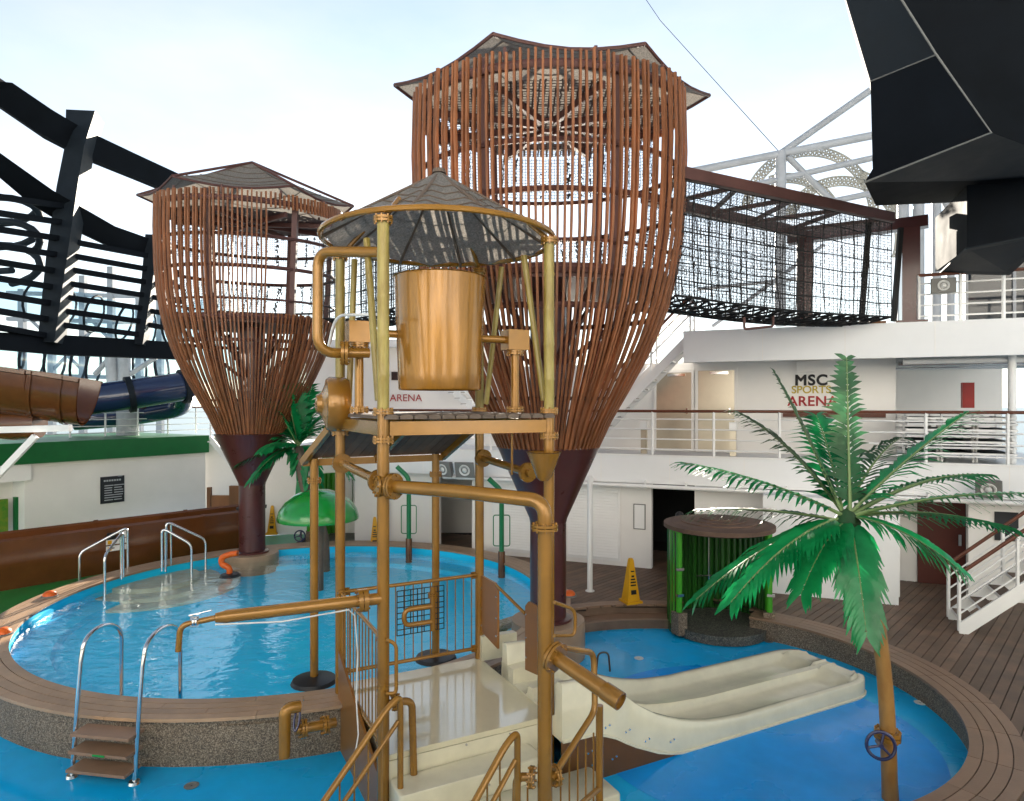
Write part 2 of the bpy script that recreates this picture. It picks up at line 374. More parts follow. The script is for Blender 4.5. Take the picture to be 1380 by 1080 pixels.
def arc_plank(c, r0, r1, a0, a1, z0, z1, n):
    mb = MB(); vs = []; fs = []
    for j in range(n + 1):
        a = R(a0 + (a1 - a0) * j / n); ca, sa = math.cos(a), math.sin(a)
        vs += [(c.x + r0 * ca, c.y + r0 * sa, z0), (c.x + r1 * ca, c.y + r1 * sa, z0), (c.x + r1 * ca, c.y + r1 * sa, z1), (c.x + r0 * ca, c.y + r0 * sa, z1)]
    for j in range(n):
        o_ = j * 4
        for q in range(4): fs.append((o_ + q, o_ + 4 + q, o_ + 4 + (q + 1) % 4, o_ + (q + 1) % 4))
    fs += [(0, 1, 2, 3), (n * 4 + 3, n * 4 + 2, n * 4 + 1, n * 4)]
    return mb.add(vs, fs)
# --- curved bench round the splash pool
t = thing('curved_bench', 'curved timber bench edging the blue splash pool on a stone kerb', 'bench', WC)
arc_plank(WC, 3.48, 3.9, -82, 57, FLOOR, .062, 60).build('kerb', 'pebble', t)
w = (WRO - WR) / 4
for q in range(4):
    for sgm in range(10):
        a0 = -82 + sgm * 13.9
        arc_plank(WC, WR + q * w, WR + (q + 1) * w - .012, a0 + .06, a0 + 13.84, .064, .105, 8).build('plank', 'bench_wood', t)
# --- two steps down into the splash pool
t = thing('timber_steps', 'two low curved timber steps down to the blue splash pool', 'steps', WC + V(0, 3.4, FLOOR))
arc_plank(WC, 3.40, 3.75, 79, 142, FLOOR, -.13, 24).build('riser', 'deck_wood', t)
arc_plank(WC, 3.76, 4.0, 79, 142, FLOOR, .045, 24).build('riser', 'deck_wood', t)
for q in range(3): arc_plank(WC, 3.38 + q * .13, 3.38 + (q + 1) * .13 - .008, 79, 142, -.128, -.10, 24).build('tread', 'bench_wood', t)
for q in range(2): arc_plank(WC, 3.745 + q * .13, 3.745 + (q + 1) * .13 - .008, 79, 142, .05, DECK + .012, 24).build('tread', 'bench_wood', t)
# --- left and back floors
o = MB().grid([[PC + V(math.cos(R(a)) * r, math.sin(R(a)) * r, 0) for r in (5.2, 9, 14)] for a in range(118, 215, 8)]).build('green_deck', 'green_floor'); struct(o)
o = MB().grid([[PC + V(math.cos(R(a)) * r, math.sin(R(a)) * r, .012) for r in (5.2, 8.5)] for a in range(82, 119, 6)]).build('teal_deck', 'teal_floor'); struct(o)

# --- the raised round pool
pool = thing('round_pool', 'raised round swimming pool with timber rim and pebbled stone wall', 'pool', PC + V(0, 0, FLOOR))
MB().lathe([(5.27, FLOOR), (5.27, .285)], PC, 96, caps=False).build('outer_wall', 'pebble', pool)
MB().lathe([(5.05, .0), (5.05, .292), (5.3, .296)], PC, 96, caps=False).build('rim_bed', 'deck_gap', pool)
arc_plank(PC, 5.2, 5.283, 276, 287, FLOOR + .12, .2, 12).build('access_panel', 'pebble', pool)
MB().lathe([(PR + .05, .31), (PR + .03, -.12), (.001, -.15)], PC, 80, caps=False).build('basin', 'pool_blue', pool)
MB().lathe([(PR + .045, -.01), (PR - .55, -.02), (PR - .6, -.125)], PC, 80, caps=False).build('ledge', 'pool_blue', pool)
w = (PRO - PR) / 4
for q in range(4):
    for sgm in range(18):
        a0 = sgm * 20 + q * 7
        arc_plank(PC, PR + q * w, PR + (q + 1) * w - .012, a0 + .04, a0 + 19.96, .298, RIM, 10).build('plank', 'rim_wood', pool)
for rr, z in ((1.0, .12), (1.45, .02), (1.9, -.07)):
    MB().lathe([(rr, z - .1), (rr, z), (.001, z + .002)], PC + V(math.cos(R(153)) * 4.75, math.sin(R(153)) * 4.75, 0), 40).build('sunk_step', 'pool_ledge', pool)
o = MB().grid([[PC + V(math.cos(R(a)) * r, math.sin(R(a)) * r, .21) for r in (.01, 1.6, 3.2, PR + .02)] for a in range(0, 361, 5)]).build('pool_water', 'pool_water'); struct(o)

# ================================================================== WHITE SUPERSTRUCTURE ON THE RIGHT
A_L, A_R = fa(478), fa(1480)
sup = thing('ship_superstructure', 'white two-storey ship superstructure with decks and doors behind the pool', 'building', fw(0, -1, 0))
mb = MB(); fbox(mb, A_L, A_R, -7, 0, 2.62, 2.945); mb.build('middle_deck', 'fascia_white', sup)
mb = MB(); fbox(mb, A_L, A_R, -.12, .03, 2.26, 2.93); mb.build('fascia', 'fascia_white', sup)
mb = MB(); fbox(mb, A_L, A_R, -.1, .06, 2.93, 2.97); mb.build('gutter_lip', 'white_paint', sup)
au = fa(921)
for k in range(-3, 9):
    mb = MB(); fbox(mb, k * 1.7, k * 1.7 + .012, .028, .034, 2.27, 2.925); mb.build('plate_seam', 'wall_white', sup)
for k in range(2, 9):
    mb = MB(); fbox(mb, k * 1.7 + .4, k * 1.7 + .412, .028, .034, 5.21, 5.94); mb.build('plate_seam', 'wall_white', sup)
mb = MB(); fbox(mb, au, A_R, -8, 0, 5.55, 5.93); mb.build('upper_deck', 'ceiling_grey', sup)
mb = MB(); fbox(mb, au, A_R, -.14, .03, 5.2, 5.95); mb.build('fascia', 'fascia_white', sup)
mb = MB(); fbox(mb, au, A_R, -4, -.2, 5.3, 5.54); mb.build('soffit', 'ceiling_grey', sup)
# middle storey wall
OW = -1.7
mb = MB(); fbox(mb, fa(640, OW), fa(1207, OW), OW - .2, OW, 2.95, 5.3); mb.build('middle_wall', 'wall_white', sup)
mb = MB(); fbox(mb, fa(1205, OW) - .2, fa(1205, OW), OW - 4.5, OW - .2, 2.95, 5.3); mb.build('side_wall', 'white_paint', sup)
for i in range(16):
    mb = MB(); y_ = OW - .3 - i * .25; fbox(mb, fa(1205, OW), fa(1205, OW) + .05, y_ - .1, y_, 2.96, 5.28); mb.build('wall_rib', 'white_paint', sup)
mb = MB(); fbox(mb, fa(1205, OW), A_R, -6.4, -6.2, 2.95, 5.3); mb.build('rear_wall', 'wall_white', sup)
for (x0, x1, y0, y1) in ((885, 932, 503, 610), (941, 990, 500, 607)):
    a0, a1 = fa(x0, OW), fa(x1, OW); zt = fz(x0, y0, OW)
    mb = MB(); fbox(mb, a0, a1, OW, OW + .04, 3.0, zt); d_ = mb.build('door', 'door_metal', sup)
    mb = MB()
    fbox(mb, a0 - .07, a0, OW, OW + .07, 2.96, zt + .07); fbox(mb, a1, a1 + .07, OW, OW + .07, 2.96, zt + .07); fbox(mb, a0, a1, OW, OW + .068, zt, zt + .07)
    mb.build('frame', 'wall_white', d_)
    mb = MB(); fbox(mb, a1 - .14, a1 - .09, OW + .04, OW + .09, 3.95, 4.1); mb.build('handle', 'stainless', d_)
    mb = MB(); fbox(mb, a0 + .3, a1 - .15, OW + .04, OW + .1, zt - .1, zt - .03); mb.build('door_closer', 'stainless', d_)
mb = MB(); fbox(mb, fa(1073, OW), fa(1101, OW), OW, OW + .15, fz(1073, 502, OW), fz(1073, 488, OW)); mb.build('wall_lamp', 'wall_white', sup)
mb = MB(); fbox(mb, fa(1055, OW), fa(1193, OW), OW + .05, OW + .1, fz(1055, 562, OW), fz(1055, 557, OW)); mb.build('wall_handrail', 'handrail_brown', sup)
mb = MB(); fbox(mb, fa(1296, -4.5), fa(1312, -4.5), -4.6, -4.4, fz(1300, 550, -4.5), fz(1300, 516, -4.5)); mb.build('fire_cabinet', 'red_paint', sup)
for i in range(5):
    mb = MB(); mb.cyl(fw(fa(1212, -1.2), -.7 - i * .7, 5.14), fw(A_R, -.7 - i * .7, 5.14), .06, 8); mb.build('ceiling_pipe', 'stainless' if i % 2 else 'white_paint', sup)
mb = MB(); mb.cyl(fw(fa(1364, -.6), -.6, 2.95), fw(fa(1364, -.6), -.6, 5.3), .075, 14); mb.build('column', 'white_paint', sup)
# lower storey
OL = -.4
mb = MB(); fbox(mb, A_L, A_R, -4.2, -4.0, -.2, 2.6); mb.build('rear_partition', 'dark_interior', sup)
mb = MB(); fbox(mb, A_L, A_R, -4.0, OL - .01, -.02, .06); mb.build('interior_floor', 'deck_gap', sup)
for (x0, x1) in ((478, 590), (636, 878), (936, 1036), (1305, 1460)):
    mb = MB(); fbox(mb, fa(x0, OL), fa(x1, OL), OL - .2, OL, -.02, 2.62); mb.build('lower_wall', 'wall_white', sup)
mb = MB(); fbox(mb, fa(1030, OL), fa(1200, OL), OL - .2, .75, -.02, 2.2); mb.build('service_cabinet', 'fascia_white', sup)
mb = MB(); fbox(mb, fa(1200, OL) + .0, fa(1200, OL) + .05, -.25, .55, .2, 2.0); mb.build('cabinet_door', 'white_paint', sup)
mb = MB(); fbox(mb, fa(1200, OL), fa(1305, OL), -1.6, -1.5, -.02, 2.6); mb.build('recess_wall', 'wall_white', sup)
mb = MB(); fbox(mb, fa(1236, -1.5), fa(1300, -1.5), -1.5, -1.44, .08, 2.25); d_ = mb.build('door', 'red_door', sup)
mb = MB(); fbox(mb, fa(1290, -1.5), fa(1294, -1.5), -1.44, -1.38, 1.0, 1.25); mb.build('handle', 'stainless', d_)
for (x0, x1, y0) in ((664, 724, 655), (764, 836, 668)):
    a0, a1 = fa(x0, OL), fa(x1, OL)
    mb = MB(); fbox(mb, a0, a1, OL, OL + .03, .2, 2.2); lv = mb.build('louvre_panel', 'white_paint', sup)
    mb = MB(); n_ = 26
    for i in range(n_):
        z = .27 + i * (1.87 / n_); mb.prism([fw(a0 + .05, OL + .03, z), fw(a0 + .05, OL + .062, z + .008), fw(a0 + .05, OL + .03, z + .062)], FE * (a1 - a0 - .1))
    mb.build('louvre_slats', 'white_paint', lv, kind='stuff')
mb = MB(); fbox(mb, fa(855, OL), fa(869, OL), OL, OL + .02, fz(855, 712, OL), fz(855, 680, OL)); mb.build('hatch', 'white_paint', sup)
mb = MB(); a0, a1, z0, z1 = fa(854, OL), fa(870, OL), fz(855, 713, OL), fz(855, 679, OL)
for s0, s1, q0, q1 in ((a0, a0 + .02, z0, z1), (a1 - .02, a1, z0, z1), (a0 + .02, a1 - .02, z0, z0 + .02), (a0 + .02, a1 - .02, z1 - .02, z1)): fbox(mb, s0, s1, OL, OL + .03, q0, q1)
mb.build('hatch_frame', 'grey_plastic', sup)
mb = MB(); fbox(mb, fa(1340, OL), fa(1372, OL), OL, OL + .03, 1.35, 1.95); mb.build('notice_board', 'screen_print', sup)
mb = MB(); mb.tube([fw(fa(600), .1, 2.2), fw(A_R, .1, 2.2)], .05, 10); mb.build('fascia_pipe', 'white_paint', sup)
for px in (640, 720, 800, 870, 925, 985, 1060, 1150, 1250):
    mb = MB(); fbox(mb, fa(px) - .02, fa(px) + .02, .02, .13, 2.16, 2.34); mb.build('pipe_bracket', 'white_paint', sup)
for px, py in ((795, 797), (522, 736)):
    p = ground(px, py, DECK)
    mb = MB(); mb.cyl(V(p.x, p.y, DECK), V(p.x, p.y, 2.62), .06, 14); mb.lathe([(.1, 0), (.1, .02)], V(p.x, p.y, DECK), 16); mb.build('support_post', 'white_paint', sup)

def railing(name, label, pts, z0, hgt, nrail, step, cap='handrail_brown', mat='white_paint', r=.022, group=None, skip_first=False):
    pts = [Vector(p) for p in pts]; t = thing(name, label, 'railing', pts[0] + V(0, 0, z0), group)
    for a, b_ in zip(pts[:-1], pts[1:]):
        L_ = (b_ - a).length; n_ = max(1, round(L_ / step))
        for i in range(n_ + 1):
            p = a.lerp(b_, i / n_) + V(0, 0, z0); MB().bar(p, p + V(0, 0, hgt), .05, .05, (1, 0, 0)).build('post', mat, t)
        for i in range(nrail):
            z = z0 + hgt * (i + .55) / (nrail + .35); MB().cyl(a + V(0, 0, z), b_ + V(0, 0, z), r * .8, 8).build('rail', mat, t)
        MB().cyl(a + V(0, 0, z0 + hgt), b_ + V(0, 0, z0 + hgt), r * 1.6, 10).build('handrail', cap, t)
    return t
railing('deck_railing', 'long white railing with brown handrail along the middle deck edge', [fw(A_L, -.08, 0), fw(A_R, -.08, 0)], 2.97, 1.06, 4, 1.45)
pR = fa(1238, -.1)
railing('deck_railing', 'white railing beside the maroon bridge post on the top deck', [fw(pR, -.1, 0), fw(A_R, -.1, 0)], 5.95, 1.0, 4, .8)
# lettering on the wall
def text_mesh(body, size, mat, name, parent, origin, xdir, bold=0.0, spacing=1.0, sx=1.0, extr=.006):
    cu = bpy.data.curves.new('lettering', 'FONT'); cu.body = body; cu.size = size; cu.extrude = extr; cu.space_character = spacing; cu.align_x = 'CENTER'; cu.bevel_depth = bold; cu.bevel_resolution = 0
    tmp = bpy.data.objects.new('tmp_text', cu); COL.objects.link(tmp); dg = bpy.context.evaluated_depsgraph_get(); dg.update()
    me = bpy.data.meshes.new_from_object(tmp.evaluated_get(dg)); bpy.data.objects.remove(tmp); me.materials.clear(); me.materials.append(M[mat])
    xd = Vector(xdir).normalized(); zd = Vector((0, 0, 1)); nd = xd.cross(zd)
    mat4 = Matrix((xd * sx, zd, nd)).transposed().to_4x4(); base = WL[parent.name]; mat4.translation = Vector(origin) - base
    me.transform(mat4); me.update()
    o_ = bpy.data.objects.new(name, me); COL.objects.link(o_); o_.parent = parent; WL[o_.name] = base; return o_
c = fw(fa(1093, OW), OW, 0); lt = thing('wall_lettering', 'black, gold and red arena lettering on the white upper wall', 'sign', V(c.x, c.y, 4.3))
ac = fa(1093, OW)
text_mesh('MSC', .36, 'letter_black', 'word', lt, fw(ac, OW + .012, fz(1093, 519, OW)), FE, .013, 1.12)
text_mesh('SPORTS', .26, 'letter_gold', 'word', lt, fw(ac, OW + .012, fz(1093, 530, OW)), FE, .004, 1.0)
text_mesh('ARENA', .34, 'letter_red', 'word', lt, fw(ac + .03, OW + .012, fz(1093, 547, OW)), FE, .006, 1.05)

# --- stair from the middle deck to the top deck
def stair(name, label, p0, p1, width, side, n, handr='handrail_brown', rails=4, flip=1):
    p0, p1 = Vector(p0), Vector(p1); t = thing(name, label, 'stairs', p0); d = Vector((p1.x - p0.x, p1.y - p0.y, 0)).normalized(); s = Vector(side).normalized()
    for k in (0, 1):
        q = s * (width * k); MB().prism([p0 + q + V(0, 0, -.16), p1 + q + V(0, 0, -.16), p1 + q + V(0, 0, .14), p0 + q + V(0, 0, .14)], s * .05 * (1 if k == 0 else -1)).build('stringer', 'white_paint', t)
    for i in range(n):
        p = p0.lerp(p1, (i + .6) / n) + s * (width / 2); m = Matrix((d, d.cross(V(0, 0, -1)), V(0, 0, 1))).transposed()
        tr_ = MB().box(p, (.27, width - .11, .045), M=m).build('tread', 'white_paint', t); MB().box(p + V(0, 0, .03), (.24, width - .13, .014), M=m).build('tread_pad', 'deck_wood', tr_)
    for k in (0, 1):
        q = s * (width * k + (.03 if k == 0 else -.03))
        for i in range(4):
            p = p0.lerp(p1, i / 3) + q; MB().bar(p, p + V(0, 0, 1.0), .045, .045, (1, 0, 0)).build('post', 'white_paint', t)
        for i in range(rails - 1): MB().cyl(p0 + q + V(0, 0, .3 + i * .24), p1 + q + V(0, 0, .3 + i * .24), .016, 7).build('rail', 'white_paint', t)
        MB().cyl(p0 + q + V(0, 0, 1.02), p1 + q + V(0, 0, 1.02), .033, 9).build('handrail', handr, t)
    return t
stair('white_stairs', 'white steel stairs climbing behind the big slatted tower to the top deck', fw(fa(778, -.35), -.35, 2.97), fw(fa(930, -.35), -.35, 5.85), .85, -FN, 12)
stair('white_stairs', 'white steel stairs with brown handrail rising from the timber deck', V(8.04, 12.0, .12), V(8.04, 12.0, .12) + FE * 2.6 + V(0, 0, 2.3), .9, -FN, 9)
# --- far deckhouse seen behind the bucket
t = thing('upper_deckhouse', 'distant white upper deckhouse with red letters seen behind the tipping bucket', 'building', V(-3.5, 24, 2.95))
MB().box((-3.6, 25.5, 4.6), (7.6, 3, 3.3)).build('wall', 'wall_white', t)
MB().box((-3.6, 25.3, 6.35), (8.0, 3.6, .25)).build('roof', 'fascia_white', t)
MB().box((-3.6, 24.2, 1.4), (9.6, 5.4, 2.8)).build('base_wall', 'wall_white', t)
pw = at(537, 507, 23.98); MB().box((pw.x, 23.98, pw.z), (.5, .05, .3)).build('window', 'dark_glass', t)
text_mesh('ARENA', .36, 'letter_red', 'word', t, at(547, 541, 23.985), (1, 0, 0), 0)
text_mesh('MS', .4, 'letter_black', 'word', t, at(545, 524, 23.985), (1, 0, 0), 0)
stair('white_stairs', 'small far white stairs beside the red lettered deckhouse', at(655, 566, 22.3), at(603, 520, 23.3), .8, V(0, 1, 0), 6)
# --- the ship's own superstructure, unseen behind the viewpoint, added to bounce low sun
t = thing('ship_superstructure', 'tall white ship superstructure with rows of windows, unseen behind the viewing deck, added for bounced sunlight', 'building', V(0, -7, 2.9))
MB().box((0, -9.0, 8.4), (40, 6, 11.0)).build('wall', 'white_paint', t)
for k in range(4):
    MB().box((0, -5.6, 2.85 + k * 2.9), (40, 1.6, .22)).build('deck_ledge', 'white_paint', t)
    for i in range(10): MB().box((-18 + i * 4, -5.98, 4.6 + k * 2.9), (1.3, .08, .9)).build('window', 'dark_glass', t)
o = MB().box((0, -2.0, 2.85), (40, 7.4, .2)).build('viewing_deck', 'white_paint'); struct(o)
# --- left deckhouse with green band
L0, L1 = Vector((-15.6, 21.6, 0)), Vector((-12.2, 26.8, 0)); LF = (L1 - L0).normalized(); LN = Vector((LF.y, -LF.x, 0)); LROT = math.atan2(LF.y, LF.x)
def la(px, out=0):
    k = (px - CX) / F; b = L0 + LN * out; return (k * b.y - b.x) / (LF.x - k * LF.y)
def lw(a, out, z): return L0 + LF * a + LN * out + V(0, 0, z)
def lbox(mb, a0, a1, o0, o1, z0, z1): return mb.box(lw((a0 + a1) / 2, (o0 + o1) / 2, (z0 + z1) / 2), (abs(a1 - a0), abs(o1 - o0), z1 - z0), LROT)
t = thing('deckhouse', 'low white deckhouse topped by a wide green band beside the brown slide', 'building', L0)
aw0, aw1 = la(33), la(277)
mb = MB(); lbox(mb, aw0, aw1, -6, 0, -.1, 2.28); mb.build('wall', 'wall_white', t)
mb = MB(); lbox(mb, la(-60), aw1 + .05, -6.1, .16, 2.28, 2.96); mb.build('green_band', 'green_fascia', t)
mb = MB(); lbox(mb, la(-60), aw0 + .15, -.2, .1, 1.75, 2.27); mb.build('lintel', 'white_paint', t)
mb = MB(); lbox(mb, la(-60), aw0, -1.0, -.9, -.1, 1.75); mb.build('rear_wall', 'wall_white', t)
mb = MB(); lbox(mb, la(-60), la(20), -.6, -.5, 0, 1.15); mb.build('poster', 'poster_art', t)
mb = MB(); lbox(mb, la(20, -.5), la(25, -.5), -.65, -.45, 0, 1.18); mb.build('green_post', 'green_fascia', t)
mb = MB(); lbox(mb, la(135), la(167), 0, .035, 4.2 - 134 / 900 * 23.5, 4.2 - 98 / 900 * 23.5); nb = mb.build('notice_board', 'screen_print', t)
mb = MB()
for i in range(7):
    a = lerp(la(138), la(162), i / 7); lbox(mb, a + .03, a + .09, .035, .041, 1.47, 1.53)
for i in range(7):
    for j in range(2): a = lerp(la(138), la(164), j / 2); lbox(mb, a + .05, a + .05 + random.uniform(.25, .38), .035, .04, .8 + i * .085, .83 + i * .085)
lbox(mb, la(158), la(164), .035, .041, 1.62, 1.66); mb.build('printed_lines', 'pale_steel', nb, kind='stuff')
railing('deck_railing', 'white railing along the far deck above the green band', [lw(-4, -2.2, 0), lw(9.5, -2.2, 0)], 2.97, 1.1, 4, 1.2)
t = thing('deck_building', 'low white deck building with brown timber panels behind the small tower', 'building', V(-9, 27, 0))
MB().box((-9.0, 28.2, 1.4), (7.2, 2, 2.9)).build('wall', 'wall_white', t)
for px0, px1, y0 in ((279, 284, 657), (285, 309, 668), (309, 324, 655), (360, 392, 664)):
    p, q = at(px0, 740, 26), at(px1, y0, 26); MB().box(((p.x + q.x) / 2, 26.05, q.z / 2), (q.x - p.x, .15, q.z)).build('timber_panel', 'brown_wood_panel', t)
stair('white_stairs', 'white stairs slanting down behind the maroon tower cone', V(-8.6, 24.2, .1), V(-11.3, 25.0, 2.9), .9, V(0, 1, 0), 10)
# ================================================================== SLATTED TOWERS
def interp(tab, x):
    if x <= tab[0][0]: return tab[0][1]
    for (a, b_), (c_, d_) in zip(tab[:-1], tab[1:]):
        if x <= c_:
            t = (x - a) / (c_ - a); return b_ + (d_ - b_) * t
    return tab[-1][1]
PROF = [(3.42, .89), (3.75, 1.03), (4.13, 1.24), (4.5, 1.46), (4.8, 1.63), (5.2, 1.83), (5.5, 1.97), (5.9, 2.11), (6.3, 2.22), (6.7, 2.31), (7.1, 2.36), (7.6, 2.40), (8.2, 2.43), (9.0, 2.43), (9.75, 2.40)]
RAT = [(3.4, 1.0), (5.0, .9), (6.5, .78), (7.5, .74), (9.8, .74)]
def tower(name, label, c, rot, rs, hexv, ez, apex, openf, ztop=9.66, flat=1.0):
    c = Vector(c); t = thing(name, label, 'tower', c + V(0, 0, RIM - .1))
    cr, sr = math.cos(rot), math.sin(rot)
    def P(th, z, dr=0.0, k=1.0):
        r = interp(PROF, z) * rs * k + dr; x, y = r * math.cos(th), r * (1 - (1 - interp(RAT, z)) * (1 + (1 - flat) * 2.2)) * math.sin(th)
        return V(c.x + x * cr - y * sr, c.y + x * sr + y * cr, z)
    MB().lathe([(.42, RIM), (.42, RIM + .05), (.325, RIM + .07), (.325, 6.25)], c, 32).build('column', 'maroon_steel', t)
    MB().lathe([(.33, 2.1), (.34, 2.16), (.90, 3.40), (.92, 3.44), (.86, 3.45), (.8, 3.40)], c, 40, caps=False).build('cone', 'maroon_steel', t)
    MB().lathe([(.66, FLOOR), (.66, RIM - .05), (.65, RIM + .006), (.42, RIM + .008)], c, 40).build('base_plinth', 'rim_wood', t)
    N_ = 132
    def slat(th, zs, w, dr, jit):
        mb = MB(); vs = []; fs = []
        for z in zs:
            j = jit * math.sin(z * 1.7 + th * 9)
            p = P(th + j, z, dr); q = P(th + j + .004, z, dr); tg = (q - p).normalized(); rad = V(p.x - c.x, p.y - c.y, 0).normalized()
            for a, b_ in ((-1, -1), (1, -1), (1, 1), (-1, 1)): vs.append(p + tg * (a * w / 2) + rad * (b_ * .022))
        n_ = len(zs)
        for i in range(n_ - 1):
            for k in range(4): fs.append((i * 4 + k, i * 4 + (k + 1) % 4, i * 4 + 4 + (k + 1) % 4, i * 4 + 4 + k))
        fs += [(3, 2, 1, 0), tuple((n_ - 1) * 4 + k for k in range(4))]
        mb.add(vs, fs).build('slat', 'slat_rust', t)
    full = [3.43, 3.9, 4.4, 4.9, 5.4, 5.9, 6.4, 7.0, 7.7, 8.6]
    for i in range(N_):
        th = 2 * math.pi * i / N_; dg_ = (math.degrees(th) + 180) % 360 - 180
        dr = (.0 if i % 2 else -.04); jit = random.uniform(-.006, .006); zt = ztop + random.uniform(-.03, .03)
        if openf(dg_):
            slat(th, [3.43, 3.9, 4.4, 4.9, 5.4, 5.9, 6.42], .037, dr, jit); slat(th, [ztop - .36, zt], .037, 0, 0)
        else: slat(th, full + [zt], .037, dr, jit)
    for z, r_, k in ((6.32, .085, .94), (5.75, .05, .95), (7.55, .05, .93), (8.3, .045, .93), (6.75, .03, .95), (ztop - .2, .075, .95), (4.3, .03, .93)):
        MB().tube([P(2 * math.pi * i / 48, z, 0, k) for i in range(48)], r_, 6, closed=True).build('ring_beam', 'maroon_frame', t)
    for k in range(6):
        th = R(60 * k + (0)); MB().bar(P(th, 6.2, 0, .9), P(th, ez - .28, 0, .9), .13, .13, (1, 0, 0)).build('frame_post', 'maroon_frame', t)
    fl = [P(2 * math.pi * i / 40, 6.3, 0, .93) for i in range(40)]; MB().prism([V(p.x, p.y, 6.18) for p in fl], (0, 0, .14)).build('floor', 'maroon_frame', t)
    for k in range(8):
        th = R(45 * k + 20); MB().bar(P(th, 6.1, 0, .9), V(c.x + .3 * math.cos(th + rot), c.y + .3 * math.sin(th + rot), 4.9), .07, .07).build('strut', 'maroon_frame', t)
    hub = V(c.x, c.y, ztop - .46); MB().lathe([(.28, -.03), (.28, .03), (.2, .03), (.2, -.03), (.28, -.03)], hub, 20, caps=False).build('hub_ring', 'maroon_frame', t)
    for k in range(8):
        th = R(45 * k + 22); q = P(th, ztop - .46, 0, .92); d_ = (q - hub).normalized(); MB().bar(hub + d_ * .24, q, .08, .13).build('spoke', 'maroon_frame', t)
    rim_ = [P(2 * math.pi * i / 48, ztop - .46, 0, .92) for i in range(48)]
    MB().add([hub + V(0, 0, .05)] + [p + V(0, 0, .05) for p in rim_], [(0, i + 1, (i + 1) % 48 + 1) for i in range(48)]).build('ceiling_net', 'canopy_net', t)
    MB().grid([[P(R(20 + 140 * i / 20), z, 0, .9) for z in (ztop - 1.3, ztop - .8, ztop - .46)] for i in range(21)]).build('side_net', 'fine_net', t)
    MB().grid([[P(R(12 + 156 * i / 24), z, 0, .9) for z in (6.35, 6.9, 7.55)] for i in range(25)]).build('guard_net', 'fine_net', t)
    hv = [c + V(x, y, ez + dz) for (x, y, dz) in hexv]; ap = c + V(0, 0, apex)
    for i in range(len(hv)):
        a, b_ = hv[i], hv[(i + 1) % len(hv)]; mid = (a + b_) / 2 + V(0, 0, -.12)
        P_ = []
        for r_ in range(7):
            u_ = r_ / 6; row = []
            for s_ in range(7):
                q_ = s_ / 6; e = a.lerp(b_, q_) + V(0, 0, -.16 * math.sin(math.pi * q_)); row.append(ap.lerp(e, u_) + V(0, 0, -.1 * math.sin(math.pi * u_)))
            P_.append(row)
        pn = MB().grid(P_).build('roof_panel', 'thatch', t)
        for r_ in range(1, 7): MB().tube([p + V(0, 0, .008) for p in P_[r_]], .012, 4).build('thatch_seam', 'roof_tan', pn)
        MB().tube([ap, a], .035, 6).build('rafter', 'maroon_frame', t)
        MB().tube([P_[6][s_] for s_ in range(7)], .03, 6).build('eave_tube', 'maroon_frame', t)
    for k in range(10):
        th = R(36 * k); p = P(th, ztop - .1, 0, .95); MB().bar(p, V(p.x, p.y, ztop + .1), .05, .05, (1, 0, 0)).build('roof_stub', 'maroon_frame', t)
    return t, P
T1 = Vector((-6.77, 17.4, 0)); T2 = Vector((.65, 12.0, 0))
T1o, P1 = tower('slatted_tower', 'smaller brown slatted tree tower beside the pool with an open net side', T1, R(21), .94,
   [(-3.0, 0, 0), (-1.35, -1.45, .0), (1.35, -.75, 0), (2.45, .8, -.05), (1.1, 2.1, -.1), (-1.5, 1.8, -.1)], 9.65, 10.5, lambda d: -80 < d < 163, 9.35, .82)
T2o, P2 = tower('slatted_tower', 'tall brown slatted tree tower behind the tipping bucket', T2, R(-2), 1.0,
   [(-2.78, .1, 0), (-.95, -1.5, .04), (1.5, -1.25, .02), (3.05, .5, 0), (1.5, 2.1, 0), (-1.3, 2.0, 0)], 9.98, 10.42, lambda d: 8 < d < 166)

